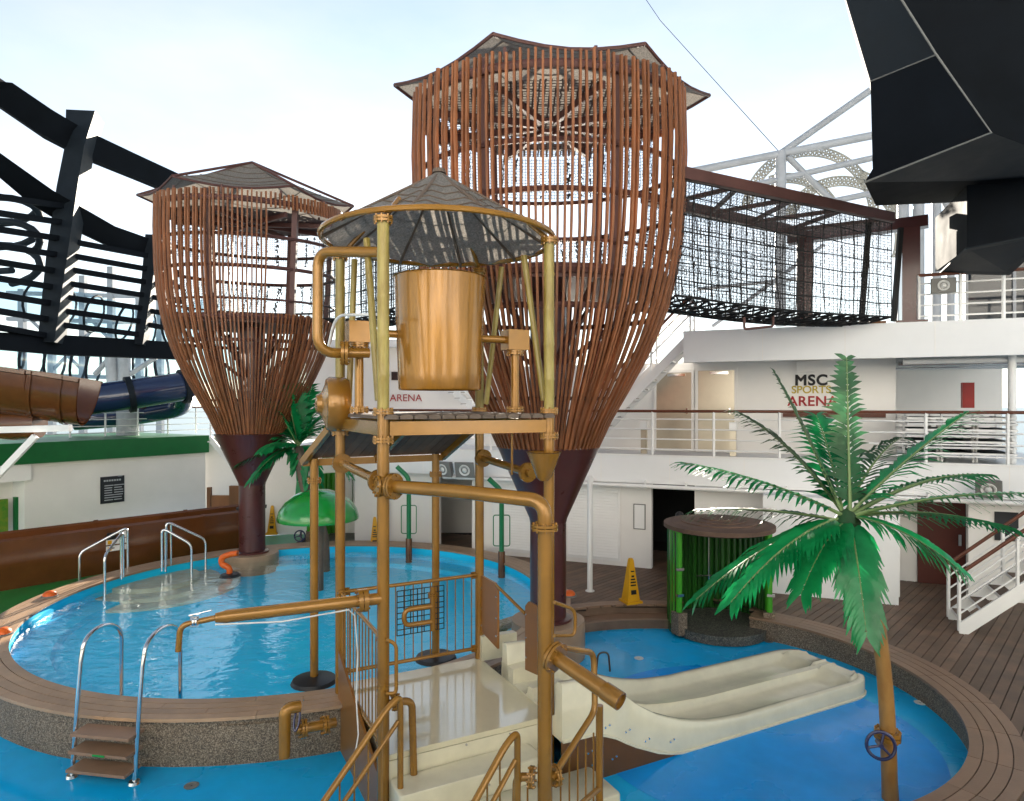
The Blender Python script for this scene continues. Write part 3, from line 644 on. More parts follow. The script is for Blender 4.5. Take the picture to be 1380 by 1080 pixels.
# ------------------------------------------------------------------ net bridges
def netlines(mb, p00, p10, p01, p11, nu, nv, r, sag=0.0, n=6, wob=.02):
    def S(u, v):
        p = p00.lerp(p10, u).lerp(p01.lerp(p11, u), v); return p + V(0, 0, -sag * math.sin(math.pi * u) * (1 - v))
    for i in range(nu + 1):
        u = i / nu; k = random.uniform(-wob, wob); mb.tube([S(min(1, max(0, u + k * math.sin(math.pi * j / n))), j / n) for j in range(n + 1)], r, 4, caps=False)
    for j in range(nv + 1):
        v = j / nv; mb.tube([S(i / 12, min(1, max(0, v + random.uniform(-wob, wob) * .6))) for i in range(13)], r, 4, caps=False)
    return [[S(i / 12, j / 4) for j in range(5)] for i in range(13)]
def net_bridge(name, label, a0, a1, b0, b1, zt, zb, sag):
    t = thing(name, label, 'rope bridge', (a0 + b1) / 2 + V(0, 0, zb))
    for p, q in ((a0, a1), (b0, b1)):
        MB().bar(p + V(0, 0, zt), q + V(0, 0, zt), .14, .2).build('beam', 'maroon_frame', t)
        mb = MB(); inn = .12
        g = netlines(mb, p + V(0, 0, zb), q + V(0, 0, zb), p + V(0, 0, zt - .12), q + V(0, 0, zt - .12), 14, 7, .011, sag); mb.build('rope_net', 'rope_black', t)
        MB().grid(g).build('fine_netting', 'fine_net', t)
    mb = MB(); g = netlines(mb, a0 + V(0, 0, zb), a1 + V(0, 0, zb), b0 + V(0, 0, zb), b1 + V(0, 0, zb), 34, 9, .016, 0, wob=.005)
    P_ = [[a0.lerp(a1, i / 16).lerp(b0.lerp(b1, i / 16), j / 4) + V(0, 0, zb - sag * math.sin(math.pi * i / 16) - .12 * math.sin(math.pi * j / 4)) for j in range(5)] for i in range(17)]
    mb2 = MB()
    for row in P_: mb2.tube(row, .022, 5)
    for j in range(5): mb2.tube([row[j] for row in P_], .022, 5)
    for i in range(16):
        for j in range(4): mb2.tube([P_[i][j], P_[i + 1][j + 1]], .018, 4); mb2.tube([P_[i + 1][j], P_[i][j + 1]], .018, 4)
    mb2.build('floor_net', 'rope_black', t)
    n_ = 4
    for i in range(n_):
        u = i / n_; p, q = a0.lerp(a1, u), b0.lerp(b1, u + .5 / n_); MB().bar(p + V(0, 0, zt - .02), q + V(0, 0, zt - .02), .06, .08).build('top_brace', 'maroon_frame', t)
        p = b0.lerp(b1, u + .5 / n_); q = a0.lerp(a1, u + 1 / n_); MB().bar(p + V(0, 0, zt - .02), q + V(0, 0, zt - .02), .06, .08).build('top_brace', 'maroon_frame', t)
    MB().grid([[a0.lerp(a1, i / 6).lerp(b0.lerp(b1, i / 6), j / 3) + V(0, 0, zt - .08) for j in range(4)] for i in range(7)]).build('top_netting', 'fine_net', t)
    return t
bA0, bA1 = V(2.78, 11.35, 0), V(8.05, 14.15, 0); bB0, bB1 = V(2.5, 12.75, 0), V(6.75, 15.45, 0)
nb_ = net_bridge('rope_bridge', 'black rope net bridge from the tall tower to the top deck', bA0, bA1, bB0, bB1, 8.15, 6.05, .07)
for q, h in ((at(1111, 455, 14.6), 0), (at(1123, 455, 15.2), 1)): pass
for p in (V(7.3, 13.95, 0), V(8.2, 14.35, 0)): MB().bar(p + V(0, 0, 5.98), p + V(.18, .05, 8.0), .09, .09, (1, 0, 0)).build('end_pole', 'rope_black', nb_)
MB().tube(fillet([at(1003, 428, 12.6), at(1003, 444, 12.6), at(1042, 440, 12.9), at(1042, 420, 12.9)], .06), .025, 7).build('foot_bracket', 'maroon_frame', nb_)
gt = thing('bridge_portal', 'maroon steel portal frame holding the rope bridge on the top deck', 'frame', V(8.6, 14.5, 5.95))
for p in (V(8.66, 14.55, 0), V(6.9, 15.75, 0)):
    MB().box((p.x, p.y, 6.98), (.34, .42, 2.06), FROT).build('post', 'maroon_steel', gt); MB().box((p.x, p.y, 5.98), (.6, .6, .05), FROT).build('base_plate', 'maroon_steel', gt)
MB().bar(V(8.95, 14.35, 8.13), V(6.6, 15.95, 8.13), .3, .24).build('crossbeam', 'maroon_steel', gt)
o = MB().bar(fw(fa(1096), -.02, 5.975), fw(fa(1194), -.02, 5.975), .12, .05).build('timber_sill', 'brown_wood_panel'); tag(o, 'flat brown timber sill under the rope bridge end', 'sill')
net_bridge('rope_bridge', 'black rope net bridge strung between the two slatted towers', V(-4.6, 16.3, 0), V(-1.6, 12.6, 0), V(-3.9, 17.3, 0), V(-.9, 13.5, 0), 8.35, 6.3, .2)

# ================================================================== PLAY STRUCTURE WITH TIPPING BUCKET
U = Vector((.891, .454, 0)).normalized(); W_ = Vector((-U.y, U.x, 0)); PA = Vector((-1.375, 7.13, 0)); SD = 2.045
def S(s, t, z=0): return PA + U * s + W_ * t + V(0, 0, z)
A, B, D, C = S(0, 0), S(SD, 0), S(SD, SD), S(0, SD); CEN = S(SD / 2, SD / 2); PZ = .45; UZ = 4.04
E_, F_ = V(-2.85, 9.62, 0), V(-1.2, 10.5, 0); G = V(.305, 6.2, 0)
ps = thing('water_play_structure', 'brown pipe water play structure with platform, slide and thatched top', 'play structure', CEN + V(0, 0, FLOOR))
PR_ = .064
def pp(name, pts, r=PR_, mat='pipe_paint', n=14, par=None): return MB().tube(pts, r, n).build(name, mat, par or ps)
def fl(p, ax, r=.115, h=.026): return MB().flange(p, ax, r, h).build('flange', 'pipe_paint', ps)
Z1 = V(0, 0, 1)
for p in (A, B, C, D):
    pp('lower_post', [p + V(0, 0, FLOOR), p + V(0, 0, UZ + .05)], .066)
    fl(p + V(0, 0, UZ + .08), Z1); fl(p + V(0, 0, 3.82), Z1)
    rs_ = []; zs_ = []
    for i in range(5):
        z = UZ + .08 + i * .42; zs_ += [z, z + .36, z + .385, z + .41]; rs_ += [.064, .064, .069, .065]
    pp('bamboo_post', [p + V(0, 0, z) for z in zs_ if z < 6.2], rs_[:len([z for z in zs_ if z < 6.2])], 'bamboo_post')
    fl(p + V(0, 0, 6.17), Z1, .105, .03)
for p in (E_, F_): pp('roof_post', [p + V(0, 0, -.5), p + V(0, 0, 3.42)], .06); fl(p + V(0, 0, 3.1), Z1, .1); MB().lathe([(.33, 0), (.3, .05), (.08, .09)], p + V(0, 0, .2), 20).build('post_foot', 'black_plastic', ps)
pp('front_post', fillet([A + V(.0, 0, 3.33), A.lerp(G, .5) + V(0, 0, 3.33), G + V(0, 0, 3.30), G + V(0, 0, FLOOR)], .16, 8), .070)
fl(G + V(0, 0, 3.06), Z1, .125); fl(A + (G - A).normalized() * .14 + V(0, 0, 3.33), G - A, .14, .03); fl(A - (G - A).normalized() * .0 + V(0, 0, 3.33) + U * -.05, U, .12, .03)
# bucket deck: planks, beams
for i in range(13):
    s = -.02 + (SD + .04) * (i + .5) / 13
    mb = MB(); mb.add([S(s + a * .072, tt, UZ + zz) for tt in (-.12, SD + .12) for a, zz in ((-1, 0), (1, 0), (1, .03), (.5, .05), (-.5, .05), (-1, .03))],
        [(0, 1, 7, 6), (1, 2, 8, 7), (2, 3, 9, 8), (3, 4, 10, 9), (4, 5, 11, 10), (5, 0, 6, 11), (5, 4, 3, 2, 1, 0), (6, 7, 8, 9, 10, 11)]); mb.build('deck_plank', 'roof_tan', ps)
for p, q in ((A, B), (C, D), (A, C), (B, D)): d_ = (q - p).normalized() * .06; MB().bar(p + d_ + V(0, 0, UZ - .1), q - d_ + V(0, 0, UZ - .1), .09, .15).build('deck_beam', 'pipe_paint', ps)
MB().bar(S(SD / 2, .06, UZ - .1), S(SD / 2, SD - .06, UZ - .1), .08, .12).build('deck_beam', 'pipe_paint', ps)
# sloping lean-to roof
e0, e1 = E_ + V(-.16, -.02, 3.42), F_ + V(.1, .05, 3.42); c0, c1 = C + V(-.12, .05, 3.98), D + V(.02, .05, 3.98)
for i in range(16):
    a_, b_ = i / 16, (i + .94) / 16; MB().prism([c0.lerp(c1, a_), c0.lerp(c1, b_), e0.lerp(e1, b_), e0.lerp(e1, a_)], (0, 0, .035)).build('roof_board', 'roof_tan', ps)
for p, q in ((e0, e1), (c0, e0), (c1, e1), (c0.lerp(c1, .5), e0.lerp(e1, .5))): MB().bar(p + V(0, 0, -.06), q + V(0, 0, -.06), .07, .1).build('roof_beam', 'pipe_paint', ps)
# conical thatched canopy
RC = 1.46; RZ = 6.28; AZ = 7.18; NC = 10
def cp(k, f, n_=10):
    th = 2 * math.pi * k / n_ + .2; return CEN + V(math.cos(th) * RC * f, math.sin(th) * RC * f, RZ + (AZ - RZ) * (1 - f) ** 1.0 - .05 * math.sin(math.pi * f))
for k in range(NC):
    P_ = []
    for r_ in range(7):
        f = .03 + .97 * r_ / 6; row = []
        for q in range(7):
            u_ = q / 6; p = cp(k, f).lerp(cp(k + 1, f), u_) + V(0, 0, .0 + .035 * f * math.sin(u_ * math.pi * 3)); row.append(p)
        P_.append(row)
    pn = MB().grid(P_).build('canopy_panel', 'thatch', ps)
    for r_ in (2, 3, 4, 5): MB().tube([p + V(0, 0, .01) for p in P_[r_]], .008, 4).build('thatch_seam', 'roof_tan', pn)
    MB().tube([cp(k, .03) - V(0, 0, .03), cp(k, 1) - V(0, 0, .03)], .022, 6).build('canopy_rafter', 'roof_tan', ps)
MB().tube([CEN + V(math.cos(2 * math.pi * i / 48) * RC, math.sin(2 * math.pi * i / 48) * RC, RZ) for i in range(48)], .035, 8, closed=True).build('canopy_rim', 'pipe_paint', ps)
MB().lathe([(.09, 0), (.08, .05), (.02, .07)], CEN + V(0, 0, AZ - .04), 16).build('canopy_cap', 'roof_tan', ps)
for p in (A, B, C, D): MB().cyl(p + V(0, 0, 6.18), p.lerp(CEN, .25) + V(0, 0, 6.5), .03, 8).build('canopy_bracket', 'pipe_paint', ps)
# bucket
BK = S(SD / 2 + .02, SD / 2 + .02); bz0, bz1 = 4.40, 5.80
prof = [(.50, bz0), (.515, bz0 - .02), (.525, bz0)] + [(.525 + .055 * i / 8, bz0 + (bz1 - bz0) * i / 8) for i in range(1, 9)] + [(.60, bz1 + .01), (.57, bz1 + .02), (.55, bz1 - .05), (.49, bz0 + .05), (.001, bz0 + .06)]
MB().lathe(prof, V(BK.x, BK.y, 0), 40, caps=False).build('tipping_bucket', 'bucket_paint', ps)
ax0, ax1 = at(484, 448, 8.3), at(694, 459, 8.75)
pp('axle', [ax0, ax1], .05)
for p in (ax0, ax1):
    MB().box(p, (.3, .24, .26), R(27)).build('bearing_box', 'pipe_paint', ps); pp('bearing_post', [V(p.x, p.y, UZ + .05), V(p.x, p.y, p.z - .12)], .055); fl(V(p.x, p.y, UZ + .09), Z1, .12); fl(V(p.x, p.y, p.z - .16), Z1, .12)
for p, q in ((at(494, 322, 7.6), at(510, 540, 7.35)), (at(676, 360, 9.6), at(655, 545, 9.7)), (at(706, 345, 8.3), at(733, 540, 8.2)), (at(478, 350, 8.9), at(470, 545, 8.8))):
    MB().cyl(p, q, .04, 10).build('bamboo_brace', 'bamboo_post', ps)
# loop pipe at the left
lp = fillet([at(512, 340, 7.45), at(428, 339, 7.9), at(428, 476, 7.9), at(497, 476, 8.2)], .22, 8); pp('loop_pipe', lp, .062)
fl(at(465, 476, 8.06), (1, .2, 0), .15, .04)
pp('hose', fillet([at(442, 470, 8.5), at(452, 425, 8.4), at(512, 424, 7.7)], .35, 8), .018, 'white_rubber', 8)
wc = at(450, 545, 8.75); MB().lathe([(.33, -.18), (.36, -.12), (.36, .06), (.33, .1), (.27, .11), (.15, .16), (.12, .22), (.04, .24)], wc, 28, (-.92, -.35, 0)).build('spinner_disc', 'pipe_paint', ps)
# mid pipes
for p, q in ((C + V(0, 0, 3.42), A + V(0, 0, 3.36)), (D + V(0, 0, 3.42), D + (B - D).normalized() * 1.45 + V(.1, 0, 3.3))):
    d_ = (q - p).normalized(); pp('cross_pipe', [p + d_ * .05, q - d_ * .05], .055); fl(p + d_ * .12, d_, .13); fl(q - d_ * .14, d_, .13)
fc = at(733, 616, 7.9); MB().lathe([(.05, -.28), (.09, -.24), (.2, .05), (.22, .06), (.18, .04), (.06, -.22)], fc, 20, caps=False).build('pouring_funnel', 'pipe_paint', ps)
pp('funnel_pipe', fillet([at(690, 640, 8.3), at(690, 581, 8.3), at(735, 580, 8.1)], .05), .014)
# water arm to the left
a0, a1 = A + V(0, 0, 2.13), at(290, 833, 6.5)
d_ = (a1 - a0).normalized(); pp('water_arm', [a0, a1 - d_ * .1, a1], [.062, .062, .045]); fl(a0 + d_ * .22, d_, .12, .05)
pp('arm_nozzle', fillet([a1, at(243, 843, 6.42), at(240, 878, 6.42)], .08), .028); MB().flange(at(262, 838, 6.45), d_, .05, .02, 4).build('arm_valve', 'stainless', ps); pp('valve_lever', [at(255, 830, 6.45), at(285, 823, 6.45)], .009, 'stainless', 6)
pp('hose', [at(290, 842, 6.45), at(380, 838, 6.6), at(470, 822, 6.9), at(478, 830, 7.0), at(482, 880, 7.2), at(480, 940, 7.2), at(483, 990, 7.1), at(478, 1020, 7.1)], .008, 'white_rubber', 6)
# low pipe with hand valve
lp0 = at(452, 974, 8.0); q1 = at(398, 984, 7.75)
pp('low_pipe', [lp0, q1], .062); fl(at(438, 977, 7.9), lp0 - q1, .11, .03); fl(at(408, 982, 7.8), lp0 - q1, .11, .03)
pp('low_pipe', fillet([at(404, 952, 7.75), at(384, 955, 7.65), at(383, 1020, 7.65)], .12), .068)
MB().tube([at(400, 970, 7.68) + V(math.cos(R(a)) * .03, math.sin(R(a)) * .1 * .6, math.sin(R(a)) * .1) for a in range(0, 360, 20)], .014, 6, closed=True).build('hand_wheel', 'navy_wheel', ps)
# cannon on the front post
c0_, c1_ = at(748, 886, 6.2), at(834, 944, 5.75); d_ = (c1_ - c0_).normalized()
pp('water_cannon', [c0_ - d_ * .1, c0_ + d_ * .1, c1_ - d_ * .01], [.065, .068, .075]); fl(c0_, d_, .15, .03); MB().lathe([(.0765, -.16), (.082, -.15), (.082, .02), (.068, .02), (.062, -.14), (.001, -.14)], c1_, 22, d_, caps=False).build('cannon_mouth', 'pipe_paint', ps)
MB().lathe([(.066, 0), (.001, .001)], c1_ - d_ * .06, 20, d_).build('cannon_bore', 'black_plastic', ps)
# platform and steps
MB().prism([S(.05, -.02, PZ), S(SD, -.02, PZ), S(SD, SD, PZ), S(.05, SD, PZ)], (0, 0, -.06)).build('platform', 'cream_wet', ps)
MB().prism([S(.05, -.03, PZ - .065), S(SD, -.03, PZ - .065), S(SD, SD, PZ - .065), S(.05, SD, PZ - .065)], (0, 0, -.68)).build('platform_skirt', 'cream_fibreglass', ps)
def rstep(t0, t1, z0, z1, s0, s1, name):
    b = .05; mb = MB(); P_ = []
    pl = []
    for (cs, ct, a0) in ((s0 + b, t0 + b, 180), (s1 - b, t0 + b, 270), (s1 - b, t1 - b, 0), (s0 + b, t1 - b, 90)):
        for k in range(4): a = R(a0 + 30 * k); pl.append((cs + b * math.cos(a), ct + b * math.sin(a)))
    cs = sum(p[0] for p in pl) / len(pl); ct = sum(p[1] for p in pl) / len(pl)
    rows = [(z0, 1.0), (z1 - .025, 1.0), (z1 - .007, .995), (z1, .985)]
    n_ = len(pl); vs = []; fs = []
    for z, k in rows: vs += [S(cs + (p[0] - cs) * k, ct + (p[1] - ct) * k, z) for p in pl]
    for i in range(3): fs += [(i * n_ + j, i * n_ + (j + 1) % n_, (i + 1) * n_ + (j + 1) % n_, (i + 1) * n_ + j) for j in range(n_)]
    fs.append(tuple(3 * n_ + j for j in range(n_))); mb.add(vs, fs).build(name, 'cream_fibreglass', ps, angle=50)
rstep(-.42, -.04, FLOOR, .21, .05, 1.75, 'step'); rstep(-1.05, -.43, FLOOR, -.03, -.2, 2.35, 'step'); rstep(-2.2, -1.06, FLOOR, -.16, .0, 2.5, 'landing')
mb = MB()
for s_, t_, z_ in ((.3, -.035, .36), (.95, -.035, .36), (1.5, -.035, .36), (.35, -.425, .08), (1.05, -.425, .08), (1.5, -.425, .08)): mb.lathe([(.014, 0), (.01, .008)], S(s_, t_, z_), 8, -W_)
mb.build('bolts', 'stainless', ps)
# platform railings
def guard(p, q, z0, z1, n_, rr=.026, bars=.009, fl_=True):
    d = (q - p).normalized(); MB().cyl(p + V(0, 0, z1), q + V(0, 0, z1), rr, 10).build('top_rail', 'pipe_paint', ps); MB().cyl(p + V(0, 0, z0), q + V(0, 0, z0), rr, 10).build('bottom_rail', 'pipe_paint', ps)
    for i in range(n_): b = p.lerp(q, (i + 1) / (n_ + 1)); MB().cyl(b + V(0, 0, z0), b + V(0, 0, z1), bars, 6).build('baluster', 'pipe_paint', ps)
    if fl_:
        for z in (z0, z1):
            for b, s in ((p, 1), (q, -1)): MB().flange(b + d * s * .09 + V(0, 0, z), d, .052, .016, 6).build('clamp', 'pipe_paint', ps)
guard(C, D, .6, 1.68, 15); guard(A, C, .55, 1.68, 13)
nn = MB(); n0, n1 = C.lerp(D, .38), C.lerp(D, .72)
netlines(nn, n0 + V(0, 0, .98) - W_ * .03, n1 + V(0, 0, .98) - W_ * .03, n0 + V(0, 0, 1.6) - W_ * .03, n1 + V(0, 0, 1.6) - W_ * .03, 7, 8, .007, 0, wob=.004); nn.build('toy_net', 'rope_black', ps)
tp = n0.lerp(n1, .72) - W_ * .1
pp('toy_pipe', [tp + V(0, 0, 1.62), tp + V(0, 0, 1.0)], .04); pp('toy_pipe', fillet([tp + V(0, 0, 1.35), tp - U * .42 + V(0, 0, 1.35), tp - U * .42 + V(0, 0, 1.13), tp + V(0, 0, 1.13)], .1), .035)
fl(tp + V(0, 0, 1.5), Z1, .07, .02)
def gpanel(s0, s1, name='guard_panel'):
    p, q = B.lerp(D, s0), B.lerp(D, s1); MB().prism([p + V(0, 0, .86), q + V(0, 0, .78), q + V(0, 0, 1.60), p.lerp(q, .85) + V(0, 0, 1.68), p + V(0, 0, 1.68)] , U * .03).build(name, 'brown_panel_l', ps)
    mb = MB()
    for z in (.95, 1.2, 1.5):
        for k in (.06, .94): mb.lathe([(.014, 0), (.01, .012)], p.lerp(q, k) - U * .001 + V(0, 0, z), 7, -U)
    mb.build('panel_bolts', 'stainless', ps); MB().tube([p + V(0, 0, .8), p + V(0, 0, 1.7)], .03, 8).build('panel_edge', 'pipe_paint', ps)
mk('brown_panel_l', (.24, .10, .022), .35, coat=.2, var=.1)
gpanel(.98, .70); gpanel(.02, .30)
pp('guard_bar', [B.lerp(D, .72) + V(0, 0, 1.66), B.lerp(D, .3) + V(0, 0, 1.5)], .022)
# triangular side skirt
MB().prism([C - W_ * .15 + U * -.03 + V(0, 0, FLOOR), A + U * -.03 + V(0, 0, FLOOR), A + U * -.03 + V(0, 0, .25), C - W_ * .15 + U * -.03 + V(0, 0, .95)], -U * .03).build('side_skirt', 'brown_panel_l', ps)
# front hand rails and right-hand guard
wd = V(-.57, -.67, 0)
for base, dx in ((at(532, 943, 6.9), 0), (at(690, 992, 6.15), 1)):
    e = base + wd * 1.15 + V(0, 0, -.8); b2 = base + V(.05, .05, 0)
    z_b = -.03 if dx == 0 else -.16
    pp('hand_rail', fillet([V(b2.x, b2.y, z_b), b2 + V(0, 0, .02), base + wd * .1 + V(0, 0, -.05), e], .08), .032)
    pp('hand_rail', [base + V(.03, .03, -.24), e + V(0, 0, -.28)], .024)
    for i in range(1, 6): p = base.lerp(e, i / 6); MB().cyl(p, V(p.x, p.y, FLOOR), .010, 6).build('baluster', 'pipe_paint', ps)
pp('rail_loop', fillet([A + U * .12 - W_ * .06 + V(0, 0, 1.02), A + U * .3 - W_ * .06 + V(0, 0, 1.0), A + U * .32 - W_ * .08 + V(0, 0, -.03)], .12), .04); fl(A + U * .12 - W_ * .06 + V(0, 0, 1.02), U, .09)
pp('grip_loop', fillet([at(520, 935, 7.05), at(534, 935, 7.1), at(534, 868, 7.1), at(520, 862, 7.05)], .08), .02); pp('grip_loop', fillet([at(747, 857, 6.5), at(775, 857, 6.7), at(775, 822, 6.7), at(747, 812, 6.5)], .08), .018)
H = V(.93, 7.1, 0)
pp('rail_post', [H + V(0, 0, FLOOR), H + V(0, 0, 1.0)], .04)
pp('guard_rail', fillet([G + V(.06, 0, .72), at(802, 958, 6.8), at(800, 880, 6.9), at(752, 872, 6.4)], .1), .032)
pp('guard_rail', [G + V(.06, 0, .25), H + V(0, 0, .12)], .03); fl(G + V(.1, .06, .72), (1, .5, 0), .1, .02); fl(G + V(-.12, .03, .72), (1, -.2, 0), .1, .02)
pp('rail_loop', fillet([G + V(-.1, .02, .72), G + V(-.26, .05, .72), G + V(-.28, .06, -.16)], .1), .04)
for i in range(6):
    p = G.lerp(H, (i + .7) / 6.5); MB().cyl(p + V(0, 0, -.16), p + V(0, 0, .76), .010, 6).build('baluster', 'pipe_paint', ps)
MB().cyl(G + V(-.16, .03, -.16), G + V(-.16, .03, .7), .010, 6).build('baluster', 'pipe_paint', ps)
# ---- double slide
sl = thing('toddler_slide', 'cream twin-lane slide running from the platform onto the blue floor', 'slide', B + V(1, .3, FLOOR))
TOPZ = [(0, .93), (.5, .90), (.8, .72), (1.1, .46), (1.45, .25), (1.8, .12), (2.2, .01), (2.7, -.05), (5.3, -.06)]
BEDZ = [(0, .47), (.45, .46), (.7, .38), (1.0, .20), (1.4, .02), (1.8, -.1), (2.2, -.165), (2.7, -.19), (5.3, -.195)]
rows = []
XK = .32
ks = [0, .25, .45, .6, .75, .9, 1.05, 1.2, 1.4, 1.6, 1.8, 2.0, 2.25, 2.5, 2.8, 3.2, 3.7, 4.2, 4.6, 4.85, 4.95, 5.02, 5.1, 5.2, 5.28, 5.32]
for k in ks:
    tz, bz = interp(TOPZ, k), interp(BEDZ, k); w_ = .0 if k < 4.85 else (.5 - math.sqrt(max(0, .25 - (k - 4.85) ** 2))) * .5
    e_ = 0 if k < 4.85 else min(1, (k - 4.85) / .17); bed = bz + (tz - .01 - bz) * e_; dz = min(tz - .03, bz + .14 + .0 * k) if k < .6 else (tz - .02 if k > 2.4 else bz + .14)
    dz = max(dz, bz + .1); un = max(FLOOR + .003, bz - .22)
    if k > 4.95: dz = tz - .01
    t0, t1 = -.3 + w_, 1.27 - w_; m_ = .48
    rows.append([S(SD + k + XK * max(0, min(1, (k - 2) / 2.5)), tt, z) for tt, z in ((t0 - .03, un), (t0 - .03, un + .02), (t0 - .004, un + .03), (t0, tz - .015), (t0 + .015, tz), (t0 + .1, tz), (t0 + .12, tz - .02), (t0 + .17, bed + .03), (t0 + .22, bed), (m_ - .12 - w_ * .1, bed), (m_ - .08, bed + .03), (m_ - .055, dz), (m_ + .055, dz), (m_ + .08, bed + .03), (m_ + .12, bed), (t1 - .22, bed), (t1 - .17, bed + .03), (t1 - .12, tz - .02), (t1 - .1, tz), (t1 - .015, tz), (t1, tz - .015), (t1 + .03, un))])
mb = MB().grid(rows); n_ = len(rows[0]); mb.f.append(tuple(range(n_))); mb.f.append(tuple((len(rows) - 1) * n_ + j for j in range(n_ - 1, -1, -1)))
mb.build('chute', 'cream_fibreglass', sl, angle=50)
pk = [k for k in ks if k <= 2.25]
for tt in (-.31, 1.25):
    top = [S(SD + k, tt, max(FLOOR + .006, interp(BEDZ, k) - .215)) for k in pk]; MB().prism(top + [S(SD + pk[-1], tt, FLOOR), S(SD + pk[0], tt, FLOOR)], W_ * .03 * (1 if tt < 0 else -1)).build('side_panel', 'brown_panel', sl)
mb = MB()
for k, z in ((.35, .05), (.35, -.12), (.7, -.1), (.6, .3), (.9, .18), (1.2, .0), (1.6, -.1)): mb.lathe([(.016, 0), (.012, .012)], S(SD + k, -.313, z), 7, -W_); mb.lathe([(.016, 0), (.012, .012)], S(SD + k + .06, -.313, z + .02), 7, -W_)
mb.build('bolts', 'stainless', sl)
pp('spout', fillet([at(803, 912, 8.05), at(806, 880, 8.05), at(820, 879, 8.05), at(822, 905, 8.05)], .08), .012, 'black_plastic', 8, sl)
# tub wall at the slide head
MB().prism([S(SD - .02, SD - .02, PZ), S(SD + .55, SD - .02, PZ), S(SD + .55, SD - .02, .78), S(SD - .02, SD - .02, .8)], -W_ * .12).build('tub_wall', 'cream_fibreglass', sl)
MB().prism([S(SD, .95, PZ), S(SD + .4, .95, PZ), S(SD + .4, .95, .68), S(SD, .95, .66)], W_ * .35).build('tub_seat', 'cream_fibreglass', sl)
# ================================================================== PALMS
def frond(parent, c, tip, lift, mat, n=30, ll=.42, wleaf=.05, droop=.35):
    c, tip = Vector(c), Vector(tip); ctrl = c.lerp(tip, .5) + V(0, 0, lift); L_ = (tip - c).length
    def B_(t): return c * (1 - t) ** 2 + ctrl * 2 * t * (1 - t) + tip * t * t
    mb = MB()
    for i in range(n):
        t = .10 + .88 * i / (n - 1); p = B_(t); tg = (B_(min(1, t + .02)) - B_(t - .02)).normalized(); sd_ = tg.cross(V(0, 0, 1))
        if sd_.length < .15: sd_ = tg.cross(V(0, 1, 0))
        sd_.normalize(); up = sd_.cross(tg)
        ln = ll * (.35 + .65 * math.sin(math.pi * min(1, .18 + t * .78))) * random.uniform(.72, 1.12)
        for s in (-1, 1):
            d = (sd_ * s * .66 + tg * (.62 + .3 * t) + up * .16).normalized(); q = p + V(0, 0, 0); w = wleaf * random.uniform(.7, 1.2)
            pts = []; dd = d.copy()
            for k in range(4):
                pts.append(q.copy()); dd = (dd + V(0, 0, -droop * (.55 + .35 * k) * random.uniform(.7, 1.2))).normalized(); q = q + dd * (ln / 3)
            ws = (w * .55, w * 1.1, w * .9, .004); vs = []
            for k in range(4):
                wd_ = (tg - d * tg.dot(d)).normalized(); vs += [pts[k] - wd_ * ws[k] * .5 + up * .006, pts[k] + wd_ * ws[k] * .5]
            mb.add(vs, [(0, 1, 3, 2), (2, 3, 5, 4), (4, 5, 7, 6)])
    f_ = mb.build('frond', mat, parent); k = 9
    MB().tube([B_(i / k) for i in range(k + 1)], [.02 * (1 - .8 * i / k) * L_ / 1.7 for i in range(k + 1)], 6).build('midrib', 'frond_rib', f_)
PD = 7.6
pb = V((1200 - CX) / F * PD, PD, FLOOR); pc_ = at(1141, 700, PD)
pt = thing('artificial_palm', 'large artificial green palm with tan trunk on the blue splash floor', 'palm', pb)
tk = [pb, at(1199, 1060, PD), at(1196, 960, PD), at(1189, 880, PD), at(1176, 800, PD), at(1158, 735, PD), pc_]
MB().tube(fillet(tk, .4, 4), [.088 - .02 * i / 30 for i in range(len(fillet(tk, .4, 4)))], 16).build('trunk', 'palm_trunk', pt)
MB().lathe([(.02, -.3), (.11, -.2), (.15, .0), (.08, .1), (.01, .14)], pc_ + V(0, 0, -.02), 14).build('crown_heart', 'frond_dull', pt)
for (x, y, dd, lift, mt) in [(1141, 482, .15, .0, 'frond_dull'), (1042, 500, .35, .12, 'frond_dull'), (994, 556, .6, .30, 'frond_dull'), (920, 624, -.2, .16, 'frond'), (936, 688, .9, .12, 'frond_dull'), (938, 808, -.35, .28, 'frond'), (985, 812, -.85, .30, 'frond'), (1168, 858, -.9, .28, 'frond'), (1296, 770, -.8, .24, 'frond'),
        (1395, 665, -.2, .16, 'frond'), (1362, 712, .55, .22, 'frond'), (1304, 556, .1, .10, 'frond'), (1100, 560, .9, .25, 'frond'), (1215, 590, 1.0, .3, 'frond_dull'), (1330, 640, 1.1, .3, 'frond'), (1080, 800, -.6, .3, 'frond')]:
    frond(pt, pc_ + V(random.uniform(-.04, .04), random.uniform(-.04, .04), random.uniform(-.03, .05)), at(x, y, PD + dd), lift, mt, 25, .33 if y < 510 else .52, .06, .34)
MB().flange(at(1196, 990, PD), (.05, 0, 1), .14, .05, 10).build('collar', 'pipe_paint', pt)
hc = at(1187, 1005, PD - .2)
def hwheel(par, c, r, nrm, mat='navy_wheel'):
    nrm = Vector(nrm).normalized(); x = nrm.orthogonal().normalized(); y = nrm.cross(x)
    w = MB().tube([c + (x * math.cos(R(a)) + y * math.sin(R(a))) * r for a in range(0, 360, 15)], r * .13, 8, closed=True).build('hand_wheel', mat, par)
    for a in (90, 210, 330): MB().tube([c, c + (x * math.cos(R(a)) + y * math.sin(R(a))) * r], r * .1, 6).build('spoke', mat, w)
    MB().tube([c + nrm * .03, c - nrm * .14], r * .18, 8).build('hub', mat, w)
hwheel(pt, hc, .145, (-.25, -1, .12))
PD2 = 17.3
p2b = V((438 - CX) / F * PD2, PD2, -.12); p2c = at(402, 602, PD2)
